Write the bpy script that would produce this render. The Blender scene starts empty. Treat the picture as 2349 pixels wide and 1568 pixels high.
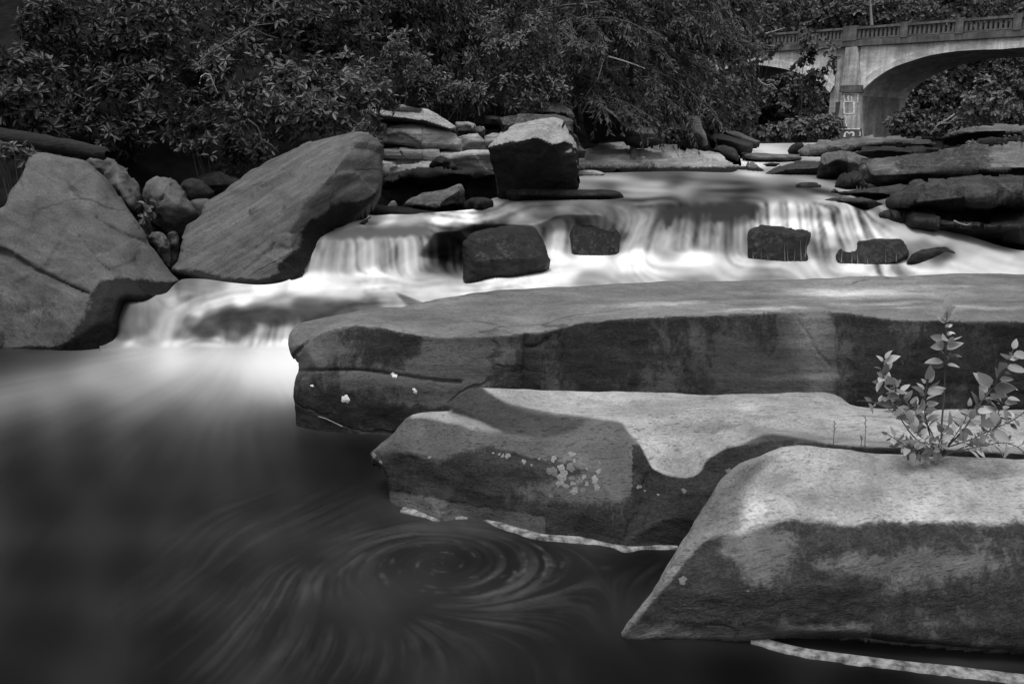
import bpy, math, random
import numpy as np
from mathutils import Vector, Matrix
from mathutils.geometry import delaunay_2d_cdt

scene = bpy.context.scene
COL = scene.collection
R = math.radians
random.seed(7)
RNG = np.random.default_rng(7)

# ------------------------------------------------------------------ camera
CZ = 1.5                      # eye above the foreground pool (z = 0), metres
W, H, F = 2349.0, 1568.0, 2067.0
PITCH = math.atan((H / 2 - 291) / F)
CP, SP = math.cos(PITCH), math.sin(PITCH)
cam_d = bpy.data.cameras.new("camera")
cam_d.sensor_width = 36.0
cam_d.lens = 36.0 * F / W
cam_d.clip_start, cam_d.clip_end = 0.05, 600.0
cam = bpy.data.objects.new("camera", cam_d)
COL.objects.link(cam)
cam.location = (0, 0, CZ)
cam.rotation_euler = (math.pi / 2 - PITCH, 0, 0)
scene.camera = cam

# ------------------------------------------------------------------ sky and sun (soft overcast light, monochrome picture)
SUN_EL, SUN_AZ = R(76), R(-160)          # azimuth from +Y (upstream) towards +X
world = bpy.data.worlds.new("World")
scene.world = world
world.use_nodes = True
nt = world.node_tree
nt.nodes.clear()
sky = nt.nodes.new("ShaderNodeTexSky")
sky.sky_type = 'NISHITA'
sky.sun_disc = False
sky.sun_elevation = SUN_EL
sky.sun_rotation = SUN_AZ
sky.dust_density = 4.0
bw = nt.nodes.new("ShaderNodeRGBToBW")
bg = nt.nodes.new("ShaderNodeBackground")
bg.inputs[1].default_value = 0.15
wo = nt.nodes.new("ShaderNodeOutputWorld")
nt.links.new(sky.outputs[0], bw.inputs[0])
nt.links.new(bw.outputs[0], bg.inputs[0])
nt.links.new(bg.outputs[0], wo.inputs[0])
sl = bpy.data.lights.new("sun", 'SUN')
sl.energy = 1.3
sl.angle = R(28)
sl.color = (1, 1, 1)
sun = bpy.data.objects.new("sun", sl)
COL.objects.link(sun)
sd = Vector((math.sin(SUN_AZ) * math.cos(SUN_EL), math.cos(SUN_AZ) * math.cos(SUN_EL), math.sin(SUN_EL)))
sun.rotation_euler = sd.to_track_quat('Z', 'Y').to_euler()
sun.location = sd * 50
scene.view_settings.view_transform = 'Standard'
scene.view_settings.look = 'None'
scene.view_settings.exposure = 0.55
scene.view_settings.gamma = 1.0
try:
    scene.cycles.max_bounces = 5
    scene.cycles.diffuse_bounces = 3
    scene.cycles.glossy_bounces = 2
    scene.cycles.use_denoising = True
except Exception:
    pass

# ------------------------------------------------------------------ pixel <-> world
def ray(px, py):
    u = (np.asarray(px, float) - W / 2) / F
    v = (H / 2 - np.asarray(py, float)) / F
    return u, SP * v + CP, CP * v - SP           # x, y, z direction per unit camera depth
def at_t(px, py, t):
    dx, dy, dz = ray(px, py)
    t = np.asarray(t, float)
    return np.stack([dx * t, dy * t, CZ + dz * t], -1)
def t_of_Y(px, py, Y):
    return np.asarray(Y, float) / ray(px, py)[1]
def t_of_Z(px, py, Z):
    return (np.asarray(Z, float) - CZ) / ray(px, py)[2]
def at(px, py, Y):
    return at_t(px, py, t_of_Y(px, py, Y))
def zp(px, py, Z):                               # control point given by height instead of distance
    return (px, py, float(Z - CZ) / float(ray(px, py)[2]) * float(ray(px, py)[1]))
def proj(P):
    P = np.asarray(P, float)
    d = P - np.array([0, 0, CZ])
    t = d[..., 1] * CP - d[..., 2] * SP
    up = d[..., 1] * SP + d[..., 2] * CP
    return W / 2 + F * d[..., 0] / t, H / 2 - F * up / t, t

# ------------------------------------------------------------------ noise
def _hash(ix, iy, iz, seed):
    h = (ix.astype(np.int64) * 374761393 + iy.astype(np.int64) * 668265263 + iz.astype(np.int64) * 2147483647 + seed * 1274126177) & 0xFFFFFFFF
    h = ((h ^ (h >> 13)) * 1274126177) & 0xFFFFFFFF
    h = (h ^ (h >> 16)) & 0xFFFFFFFF
    return h / 4294967295.0
def vnoise(P, seed=0):
    P = np.asarray(P, float)
    i = np.floor(P).astype(np.int64)
    f = P - i
    f = f * f * f * (f * (f * 6 - 15) + 10)
    r = 0
    for a in (0, 1):
        for b in (0, 1):
            for c in (0, 1):
                w = (f[..., 0] if a else 1 - f[..., 0]) * (f[..., 1] if b else 1 - f[..., 1]) * (f[..., 2] if c else 1 - f[..., 2])
                r = r + w * _hash(i[..., 0] + a, i[..., 1] + b, i[..., 2] + c, seed)
    return r
def fbm(P, scale, octv=4, seed=0, gain=0.5):
    P = np.asarray(P, float) * scale
    a, s, n = 1.0, 0.0, 0.0
    for k in range(octv):
        s = s + a * (vnoise(P * (2.03 ** k) + 17.3 * k, seed + k) - 0.5) * 2
        n += a
        a *= gain
    return s / n

# ------------------------------------------------------------------ object helpers
def tag(o, label=None, cat=None, group=None, kind=None):
    if label: o["label"] = label
    if cat: o["category"] = cat
    if group: o["group"] = group
    if kind: o["kind"] = kind
    return o
def mesh_obj(name, verts, faces, mat, parent=None, smooth=True, attrs=None, origin=None):
    verts = np.asarray(verts, float)
    org = np.zeros(3) if origin is None else np.asarray(origin, float)
    me = bpy.data.meshes.new(name)
    if isinstance(faces, np.ndarray):
        n, k = faces.shape
        me.vertices.add(len(verts))
        me.vertices.foreach_set("co", (verts - org).astype(np.float32).ravel())
        me.loops.add(n * k)
        me.loops.foreach_set("vertex_index", faces.astype(np.int32).ravel())
        me.polygons.add(n)
        me.polygons.foreach_set("loop_start", np.arange(0, n * k, k, dtype=np.int32))
        try:
            me.polygons.foreach_set("loop_total", np.full(n, k, dtype=np.int32))
        except Exception:
            pass
        me.update(calc_edges=True)
    else:
        me.from_pydata((verts - org).tolist(), [], [list(f) for f in faces])
        me.update()
    me.validate()
    if smooth:
        me.polygons.foreach_set("use_smooth", np.ones(len(me.polygons), bool))
    for k_, v_ in (attrs or {}).items():
        a = me.attributes.new(k_, 'FLOAT', 'POINT')
        a.data.foreach_set("value", np.asarray(v_, np.float32))
    if mat: me.materials.append(mat)
    o = bpy.data.objects.new(name, me)
    COL.objects.link(o)
    o.location = org
    if parent is not None:
        o.parent = parent
        o.location = Vector(org) - parent.location
    return o
def empty(name, loc):
    o = bpy.data.objects.new(name, None)
    COL.objects.link(o)
    o.location = Vector([float(c) for c in loc])
    o.empty_display_size = 0.1
    return o
def tube(path, radii, seg=6):
    path = np.asarray(path, float)
    n = len(path)
    radii = np.broadcast_to(np.asarray(radii, float), (n,)) if np.ndim(radii) == 0 else np.asarray(radii, float)
    tan = np.gradient(path, axis=0)
    tan /= np.linalg.norm(tan, axis=1, keepdims=True) + 1e-9
    ref = np.where(np.abs(tan[:, 2:3]) > 0.9, np.array([[1.0, 0, 0]]), np.array([[0, 0, 1.0]]))
    a = np.cross(tan, ref)
    a /= np.linalg.norm(a, axis=1, keepdims=True) + 1e-9
    b = np.cross(tan, a)
    ang = np.arange(seg) * 2 * math.pi / seg
    V = path[:, None, :] + radii[:, None, None] * (np.cos(ang)[None, :, None] * a[:, None, :] + np.sin(ang)[None, :, None] * b[:, None, :])
    V = V.reshape(-1, 3)
    Fc = []
    for i in range(n - 1):
        for j in range(seg):
            k = (j + 1) % seg
            Fc.append((i * seg + j, i * seg + k, (i + 1) * seg + k, (i + 1) * seg + j))
    return V, np.array(Fc, int)
class MB:
    def __init__(s): s.v, s.f, s.n, s.a = [], [], 0, []
    def add(s, V, Fc, tone=None):
        s.v.append(np.asarray(V, float)); s.f.append(np.asarray(Fc, int) + s.n); s.n += len(V)
        s.a.append(np.full(len(V), 0.5) if tone is None else np.broadcast_to(tone, (len(V),)))
    def tube(s, path, radii, seg=6): s.add(*tube(path, radii, seg))
    def build(s, name, mat, parent=None, smooth=True, origin=None):
        return mesh_obj(name, np.concatenate(s.v), np.concatenate(s.f), mat, parent, smooth, {"tone": np.concatenate(s.a)}, origin)

# ------------------------------------------------------------------ materials
def new_mat(name):
    m = bpy.data.materials.new(name)
    m.use_nodes = True
    t = m.node_tree
    b = t.nodes["Principled BSDF"]
    return m, t, b
def N(t, kind, **kw):
    n = t.nodes.new("ShaderNode" + kind)
    for k, v in kw.items():
        if k.startswith("i_"):
            key = k[2:]
            n.inputs[int(key) if key.isdigit() else key].default_value = v
        else:
            setattr(n, k, v)
    return n
def M(t, op, a, b=None, c=None, clamp=False):
    n = t.nodes.new("ShaderNodeMath")
    n.operation = op
    n.use_clamp = clamp
    for i, x in enumerate((a, b, c)):
        if x is None: continue
        if isinstance(x, (int, float)): n.inputs[i].default_value = x
        else: t.links.new(x, n.inputs[i])
    return n.outputs[0]
def SS(t, x, lo, hi, a=0.0, b=1.0):
    n = t.nodes.new("ShaderNodeMapRange")
    n.interpolation_type = 'SMOOTHSTEP'
    t.links.new(x, n.inputs[0])
    for i, q in enumerate((lo, hi, a, b)): n.inputs[i + 1].default_value = q
    return n.outputs[0]
def MIX(t, f, a, b):
    return M(t, 'ADD', M(t, 'MULTIPLY', M(t, 'SUBTRACT', 1.0, f), a), M(t, 'MULTIPLY', f, b))
def GREY(t, x):
    n = t.nodes.new("ShaderNodeCombineColor")
    for i in range(3): t.links.new(x, n.inputs[i])
    return n.outputs[0]
def NOISE(t, vec, scale, detail=6.0, rough=0.6, dist=0.0):
    n = N(t, "TexNoise")
    n.inputs["Scale"].default_value = scale
    n.inputs["Detail"].default_value = detail
    n.inputs["Roughness"].default_value = rough
    n.inputs["Distortion"].default_value = dist
    t.links.new(vec, n.inputs["Vector"])
    return n.outputs[0]
def ATTR(t, name):
    n = N(t, "Attribute", attribute_name=name)
    return n.outputs["Fac"]
def MAPV(t, vec, scale=(1, 1, 1), rot=(0, 0, 0), loc=(0, 0, 0)):
    if any(rot):
        n = N(t, "Mapping")
        n.inputs["Rotation"].default_value = rot
        t.links.new(vec, n.inputs["Vector"])
        vec = n.outputs[0]
    n = N(t, "Mapping")
    n.inputs["Scale"].default_value = scale
    n.inputs["Location"].default_value = loc
    t.links.new(vec, n.inputs["Vector"])
    return n.outputs[0]

def rock_mat(name, light, coat=0.035, sc=1.0, stretch=(1, 1, 2.2), rot=(0, 0, 0), grain=70.0, bump=0.6, wetv=0.005, cov=0.0, rough=0.85, pits=0.5, lines=0.3, crack=0.6, cs=0.9, spec=0.15):
    """weathered stone: bare rock (attribute tone), a patchy dark coat of lichen and painted shade (attribute stain), a wet mossy band (attribute wet)"""
    m, t, b = new_mat(name)
    co = N(t, "TexCoord").outputs["Object"]
    v = MAPV(t, co, stretch, rot)
    big = NOISE(t, v, 1.7 * sc, 8, 0.65, 0.5)
    mid = NOISE(t, v, 9.0 * sc, 8, 0.7, 0.3)
    lin = NOISE(t, MAPV(t, co, (stretch[0] * .5, stretch[1] * .5, stretch[2] * 5), rot), 3.0 * sc, 8, 0.72, 0.25)
    fine = NOISE(t, MAPV(t, co, (1, 1, 1.6), rot), grain, 4, 0.7)
    pit = NOISE(t, MAPV(t, co, (0.4, 1, 2.0), rot), grain * 0.8, 2, 0.5)
    base = M(t, 'MULTIPLY', M(t, 'MULTIPLY', light, ATTR(t, "tone")), MIX(t, SS(t, big, 0.3, 0.7), 0.62, 1.25))
    base = M(t, 'MULTIPLY', base, MIX(t, SS(t, mid, 0.3, 0.7), 0.82, 1.16))
    base = M(t, 'MULTIPLY', base, MIX(t, SS(t, lin, 0.3, 0.7), 1 - lines, 1 + lines * .8))
    base = M(t, 'MULTIPLY', base, MIX(t, SS(t, fine, 0.3, 0.7), 0.78, 1.22))
    pm = M(t, 'MULTIPLY', SS(t, M(t, 'ADD', pit, M(t, 'MULTIPLY', M(t, 'SUBTRACT', big, .5), -.25)), 0.42, 0.33), pits)
    base = M(t, 'MULTIPLY', base, M(t, 'SUBTRACT', 1.0, pm))
    wv = N(t, "TexNoise"); wv.inputs["Scale"].default_value = 2.5 * sc; wv.inputs["Detail"].default_value = 5
    t.links.new(v, wv.inputs["Vector"])
    vm = N(t, "VectorMath", operation='MULTIPLY_ADD'); vm.inputs[1].default_value = (.55, .55, .55)
    t.links.new(wv.outputs["Color"], vm.inputs[0]); t.links.new(v, vm.inputs[2])
    vo = N(t, "TexVoronoi", feature='DISTANCE_TO_EDGE'); vo.inputs["Scale"].default_value = cs * sc
    t.links.new(vm.outputs[0], vo.inputs["Vector"])
    cm = M(t, 'MULTIPLY', SS(t, vo.outputs["Distance"], 0.016, 0.002), SS(t, NOISE(t, v, 1.4 * sc, 3, .5), .46, .60))
    cm = M(t, 'MULTIPLY', cm, crack)
    base = M(t, 'MULTIPLY', base, M(t, 'MULTIPLY_ADD', cm, -.75, 1.0))
    st = ATTR(t, "stain")  # lichen coat, on some rocks also painted shade
    pat = M(t, 'ADD', M(t, 'MULTIPLY', NOISE(t, MAPV(t, co, (1.7, 1.5, 0.75), (0, 0, 0), (3, 1, 7)), 4.2 * sc, 12, 0.78, 0.4), 0.55),
            M(t, 'MULTIPLY', NOISE(t, MAPV(t, co, (1, 1, 0.7), (0, 0, 0), (9, 4, 2)), 26 * sc, 9, 0.8), 0.45))
    msk = SS(t, M(t, 'ADD', M(t, 'SUBTRACT', pat, 0.5), M(t, 'MULTIPLY', M(t, 'SUBTRACT', M(t, 'ADD', st, cov), 0.5), 0.46)), -0.065, 0.075)
    cval = M(t, 'MULTIPLY', coat, MIX(t, SS(t, fine, 0.3, 0.7), 0.55, 1.5))
    cval = M(t, 'MULTIPLY', cval, MIX(t, SS(t, mid, 0.3, 0.7), 0.5, 1.7))
    base = MIX(t, M(t, 'MULTIPLY', msk, 0.94), base, cval)
    wt = ATTR(t, "wet")
    wn = NOISE(t, co, 22 * sc, 8, 0.78)
    wm = SS(t, M(t, 'ADD', wt, M(t, 'MULTIPLY', M(t, 'SUBTRACT', wn, 0.5), 1.1)), 0.36, 0.66)
    moss = M(t, 'MULTIPLY', wetv, MIX(t, SS(t, fine, 0.35, 0.7), 0.3, 2.2))
    base = MIX(t, wm, base, moss)
    t.links.new(GREY(t, base), b.inputs["Base Color"])
    t.links.new(MIX(t, wm, rough, 0.62), b.inputs["Roughness"])
    b.inputs["Specular IOR Level"].default_value = spec
    hgt = M(t, 'ADD', M(t, 'ADD', M(t, 'MULTIPLY', mid, 0.35), M(t, 'MULTIPLY', fine, 0.16)), M(t, 'MULTIPLY', pm, -0.22))
    hgt = M(t, 'ADD', hgt, M(t, 'MULTIPLY', lin, 0.35 * lines / .3))
    hgt = M(t, 'ADD', hgt, M(t, 'MULTIPLY', M(t, 'MULTIPLY', wn, wm), 0.8))
    hgt = M(t, 'ADD', hgt, M(t, 'MULTIPLY', M(t, 'MULTIPLY', mid, msk), 0.5))
    hgt = M(t, 'ADD', hgt, M(t, 'MULTIPLY', cm, -0.8))
    bp = N(t, "Bump")
    bp.inputs["Strength"].default_value = bump
    bp.inputs["Distance"].default_value = 0.03 / sc
    t.links.new(hgt, bp.inputs["Height"])
    t.links.new(bp.outputs[0], b.inputs["Normal"])
    return m

def plain_mat(name, val, rough=0.8, var=0.35, scale=12.0, bump=0.3, tone=False, spec=0.3, stretch=(1, 1, 1)):
    m, t, b = new_mat(name)
    co = MAPV(t, N(t, "TexCoord").outputs["Object"], stretch)
    n = NOISE(t, co, scale, 6, 0.65)
    base = M(t, 'MULTIPLY', val, MIX(t, SS(t, n, 0.28, 0.72), 1 - var, 1 + var))
    if tone:
        base = M(t, 'MULTIPLY', base, M(t, 'MULTIPLY_ADD', ATTR(t, "tone"), 1.5, 0.25))
    t.links.new(GREY(t, base), b.inputs["Base Color"])
    b.inputs["Roughness"].default_value = rough
    b.inputs["Specular IOR Level"].default_value = spec
    if bump:
        bp = N(t, "Bump")
        bp.inputs["Strength"].default_value = bump
        bp.inputs["Distance"].default_value = 0.02
        t.links.new(n, bp.inputs["Height"])
        t.links.new(bp.outputs[0], b.inputs["Normal"])
    return m

def leaf_mat(name, val, rough=0.45, trans=0.25, spec=0.5):
    m, t, b = new_mat(name)
    tone = ATTR(t, "tone")
    base = M(t, 'MULTIPLY', val, M(t, 'MULTIPLY_ADD', tone, 1.7, 0.2))
    t.links.new(GREY(t, base), b.inputs["Base Color"])
    b.inputs["Roughness"].default_value = rough
    b.inputs["Specular IOR Level"].default_value = spec
    tr = N(t, "BsdfTranslucent")
    t.links.new(GREY(t, base), tr.inputs["Color"])
    mx = N(t, "MixShader")
    mx.inputs[0].default_value = trans
    t.links.new(b.outputs[0], mx.inputs[1])
    t.links.new(tr.outputs[0], mx.inputs[2])
    t.links.new(mx.outputs[0], t.nodes["Material Output"].inputs["Surface"])
    return m

def water_mat(name, rmin=0.22, spec=0.5):
    """silky water: 'foam' is how much air is whipped into it, from clear dark water to white froth"""
    m, t, b = new_mat(name)
    f = ATTR(t, "foam")
    base = M(t, "MULTIPLY_ADD", f, 0.74, 0.0015)
    t.links.new(GREY(t, base), b.inputs["Base Color"])
    b.inputs["Roughness"].default_value = rmin
    b.inputs["IOR"].default_value = 1.33
    t.links.new(SS(t, f, 0.0, 0.4, spec, 0.05), b.inputs["Specular IOR Level"])
    return m

MAT = dict(
    pale=rock_mat("pale_sandstone", 0.36, 0.05, 1.0, (1, 1, 2.0), grain=95, bump=0.55, lines=.15),
    slab=rock_mat("slab_sandstone", 0.135, 0.013, 0.9, (0.8, 1, 1.4), grain=80, bump=0.55, pits=.3, lines=.2),
    low=rock_mat("pointed_sandstone", 0.285, 0.018, 0.9, (0.8, 1, 1.4), grain=90, bump=0.6, pits=.4, lines=.15),
    fore=rock_mat("foreground_sandstone", 0.29, 0.022, 1.1, (1, 1, 2.4), (0, R(14), 0), grain=95, bump=0.8, lines=.15, pits=.35, crack=.3, cs=.6),
    left=rock_mat("boulder_gneiss", 0.082, 0.05, 0.8, (1, 1, 2.5), (0, R(-25), 0), grain=60, bump=0.22, pits=.15, lines=.10),
    tilt=rock_mat("tilted_gneiss", 0.084, 0.05, 0.8, (0.6, 1, 2.4), (0, R(30), 0), grain=55, bump=0.35, pits=.2, lines=.3),
    mid=rock_mat("bank_rock", 0.11, 0.025, 1.0, (0.8, 1, 2.0), grain=40, bump=0.5, pits=.3),
    cliff=rock_mat("layered_rock", 0.27, 0.06, 0.9, (0.6, 1, 3.5), grain=40, bump=0.6, pits=.3),
    dark=rock_mat("dark_bank_rock", 0.045, 0.012, 0.9, (0.8, 1, 1.6), grain=45, bump=0.6, pits=.3),
    shroom=rock_mat("mushroom_boulder", 0.25, 0.003, 1.0, (1, 1, 2.0), grain=60, bump=0.5, lines=.1),
    moss=rock_mat("mossy_wet_rock", 0.018, 0.005, 1.6, (1, 1, 0.7), grain=60, bump=0.9, cov=0.45, rough=.5, spec=.22),
    river=water_mat("silky_river_water", 0.5, 0.12), pool=water_mat("silky_pool_water", 0.33, 0.14),
    soil=plain_mat("forest_soil", 0.010, 1.0, 0.5, 3.0, 0.5, spec=0.0),
    bed=plain_mat("river_bed", 0.03, 0.9, 0.5, 4.0, 0.5),
    concrete=None,
    bark=plain_mat("bark", 0.065, 0.9, 0.5, 30, 0.6, stretch=(1, 1, 0.3)),
    deadwood=plain_mat("dead_wood", 0.22, 0.85, 0.4, 40, 0.5),
    wetwood=plain_mat("wet_wood", 0.012, 0.9, 0.6, 30, 0.8, stretch=(0.2, 1, 1)),
    leaf_a=leaf_mat("glossy_shrub_leaf", 0.030, 0.45, .25, .35),
    leaf_b=leaf_mat("light_shrub_leaf", 0.055, 0.5),
    leaf_c=leaf_mat("conifer_needle", 0.048, 0.6),
    leaf_d=leaf_mat("far_tree_leaf", 0.068, 0.65),
    leaf_f=leaf_mat("sapling_leaf", 0.30, 0.5, 0.3),
    lichen=plain_mat("pale_lichen", 0.18, 0.95, 0.3, 120, 0.5),
    lichen_b=plain_mat("grey_lichen", 0.11, 0.95, 0.3, 120, 0.5),
    dryleaf=plain_mat("pale_dry_leaf", 0.55, 0.7, 0.25, 90, 0.4),
    crust=plain_mat("waterline_crust", 0.15, 0.85, 0.85, 26, 0.5),
)

# ------------------------------------------------------------------ rocks
def catmull(P, g, closed=True, tens=1.0):
    P = np.asarray(P, float)
    n = len(P)
    out = []
    for i in range(n if closed else n - 1):
        if closed:
            p0, p1, p2, p3 = P[(i - 1) % n], P[i], P[(i + 1) % n], P[(i + 2) % n]
        else:
            p0, p1, p2, p3 = P[max(i - 1, 0)], P[i], P[i + 1], P[min(i + 2, n - 1)]
        L = np.linalg.norm(p2[:2] - p1[:2]) if closed else np.linalg.norm(p2 - p1)
        k = max(1, int(round(L / g)))
        tl, tr_ = np.linalg.norm(p1[:2] - p0[:2]) + 1e-6, np.linalg.norm(p3[:2] - p2[:2]) + 1e-6
        m1 = tens * 0.5 * (p2 - p0) * min(1.0, 2 * L / (L + tl))
        m2 = tens * 0.5 * (p3 - p1) * min(1.0, 2 * L / (L + tr_))
        for j in range(k):
            s = j / k
            h = (2 * s**3 - 3 * s**2 + 1) * p1 + (s**3 - 2 * s**2 + s) * m1 + (-2 * s**3 + 3 * s**2) * p2 + (s**3 - s**2) * m2
            out.append(h)
    if not closed: out.append(P[-1])
    return np.array(out)
def in_poly(px, py, poly):
    x, y = poly[:, 0], poly[:, 1]
    x2, y2 = np.roll(x, -1), np.roll(y, -1)
    c = np.zeros(len(px), bool)
    for a, b, a2, b2 in zip(x, y, x2, y2):
        if b == b2: continue
        k = ((b > py) != (b2 > py)) & (px < (a2 - a) * (py - b) / (b2 - b) + a)
        c ^= k
    return c
def seg_dist(px, py, poly, closed=True):
    d = np.full(len(px), 1e9)
    n = len(poly)
    for i in range(n if closed else n - 1):
        a, b = poly[i, :2], poly[(i + 1) % n, :2]
        ab = b - a
        L2 = max(float(ab @ ab), 1e-9)
        s = np.clip(((px - a[0]) * ab[0] + (py - a[1]) * ab[1]) / L2, 0, 1)
        d = np.minimum(d, (px - a[0] - s * ab[0]) ** 2 + (py - a[1] - s * ab[1]) ** 2)
    return np.sqrt(d)
def tri_interp(cv, cf, val, px, py):
    out = np.full(len(px), np.nan)
    for f in cf:
        a, b, c = (cv[i] for i in f)
        den = (b[1] - c[1]) * (a[0] - c[0]) + (c[0] - b[0]) * (a[1] - c[1])
        if abs(den) < 1e-9: continue
        k = np.nonzero((px >= min(a[0], b[0], c[0]) - .01) & (px <= max(a[0], b[0], c[0]) + .01) & (py >= min(a[1], b[1], c[1]) - .01) & (py <= max(a[1], b[1], c[1]) + .01) & np.isnan(out))[0]
        if len(k) == 0: continue
        l1 = ((b[1] - c[1]) * (px[k] - c[0]) + (c[0] - b[0]) * (py[k] - c[1])) / den
        l2 = ((c[1] - a[1]) * (px[k] - c[0]) + (a[0] - c[0]) * (py[k] - c[1])) / den
        l3 = 1 - l1 - l2
        ok = (l1 > -1e-6) & (l2 > -1e-6) & (l3 > -1e-6)
        k = k[ok]
        out[k] = l1[ok] * val[f[0]] + l2[ok] * val[f[1]] + l3[ok] * val[f[2]]
    bad = np.nonzero(np.isnan(out))[0]
    if len(bad):
        cvn = np.array([[v[0], v[1]] for v in cv])
        for i in bad:
            out[i] = val[np.argmin((cvn[:, 0] - px[i]) ** 2 + (cvn[:, 1] - py[i]) ** 2)]
    return out
def cdt(pts, edges, faces, typ):
    r = delaunay_2d_cdt([Vector((float(p[0]), float(p[1]))) for p in pts], edges, faces, typ, 1e-4, True)
    return r
ROCKS = {}
def surface(outline, creases, g, smooth, seed, tens=1.0):
    """dense triangulated sheet through the control points; returns 2-D points, camera depth, triangles, outline count"""
    out = catmull(outline, g, True, tens)
    wo_ = 1 / t_of_Y(out[:, 0], out[:, 1], out[:, 2])
    # coarse control mesh
    pts, wv, edges = list(out[:, :2]), list(wo_), []
    for c in creases:
        c = np.asarray([c] if np.ndim(c[0]) == 0 else c, float)
        i0 = len(pts)
        for p in c:
            pts.append(p[:2]); wv.append(1 / float(t_of_Y(p[0], p[1], p[2])))
        edges += [(i0 + i, i0 + i + 1) for i in range(len(c) - 1)]
    cv, _, cf, ov, _, _ = cdt(pts, edges, [list(range(len(out)))], 1)
    wv = np.array(wv)
    val = np.array([np.mean([wv[i] for i in o]) if len(o) else np.nan for o in ov])
    cva = np.array([[v[0], v[1]] for v in cv])
    for i in np.nonzero(np.isnan(val))[0]:
        d = (cva[:, 0] - cva[i, 0]) ** 2 + (cva[:, 1] - cva[i, 1]) ** 2
        d[np.isnan(val)] = 1e12
        val[i] = val[np.argsort(d)[:2]].mean()
    # dense points
    x0, y0 = out[:, 0].min(), out[:, 1].min()
    x1, y1 = out[:, 0].max(), out[:, 1].max()
    gx, gy = np.meshgrid(np.arange(x0, x1, g), np.arange(y0, y1, g * 0.87))
    gx[1::2] += g / 2
    rg = np.random.default_rng(seed)
    gx = gx.ravel() + rg.uniform(-.12, .12, gx.size) * g
    gy = gy.ravel() + rg.uniform(-.12, .12, gy.size) * g
    k = in_poly(gx, gy, out)
    gx, gy = gx[k], gy[k]
    d = seg_dist(gx, gy, out)
    k = d > 0.55 * g
    gx, gy, d = gx[k], gy[k], d[k]
    P = np.concatenate([out[:, :2], np.stack([gx, gy], 1)])
    w = np.concatenate([wo_, tri_interp(cv, cf, val, gx, gy)])
    d = np.concatenate([np.zeros(len(out)), d])
    fv, _, ff, fo, _, _ = cdt(P, [], [list(range(len(out)))], 1)
    if len(fv) != len(P):            # merged or split points: remap
        idx = [o[0] if len(o) else -1 for o in fo]
        ff = [f for f in ff if all(idx[i] >= 0 for i in f)]
        tri = np.array([[idx[i] for i in f] for f in ff if len(f) == 3], int)
    else:
        idx = np.array([o[0] for o in fo])
        tri = idx[np.array([f for f in ff if len(f) == 3], int)]
    cen = P[tri].mean(1)
    tri = tri[~((tri < len(out)).all(1)) | in_poly(cen[:, 0], cen[:, 1], out)]      # nothing outside the outline
    ar = (P[tri[:, 1], 0] - P[tri[:, 0], 0]) * (P[tri[:, 2], 1] - P[tri[:, 0], 1]) - (P[tri[:, 2], 0] - P[tri[:, 0], 0]) * (P[tri[:, 1], 1] - P[tri[:, 0], 1])
    tri[ar < 0] = tri[ar < 0][:, ::-1]
    e = np.concatenate([tri[:, [0, 1]], tri[:, [1, 2]], tri[:, [2, 0]]])
    for _ in range(smooth):
        s = np.zeros(len(w)); c = np.zeros(len(w))
        np.add.at(s, e[:, 0], w[e[:, 1]]); np.add.at(c, e[:, 0], 1)
        np.add.at(s, e[:, 1], w[e[:, 0]]); np.add.at(c, e[:, 1], 1)
        nw = 0.4 * w + 0.6 * s / np.maximum(c, 1)
        nw[:len(out)] = w[:len(out)]
        w = nw
    return P, 1 / w, tri, len(out), d
def vnormals(V, tri):
    n = np.cross(V[tri[:, 1]] - V[tri[:, 0]], V[tri[:, 2]] - V[tri[:, 0]])
    vn = np.zeros_like(V)
    for i in range(3): np.add.at(vn, tri[:, i], n)
    return vn / (np.linalg.norm(vn, axis=1, keepdims=True) + 1e-12)
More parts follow.
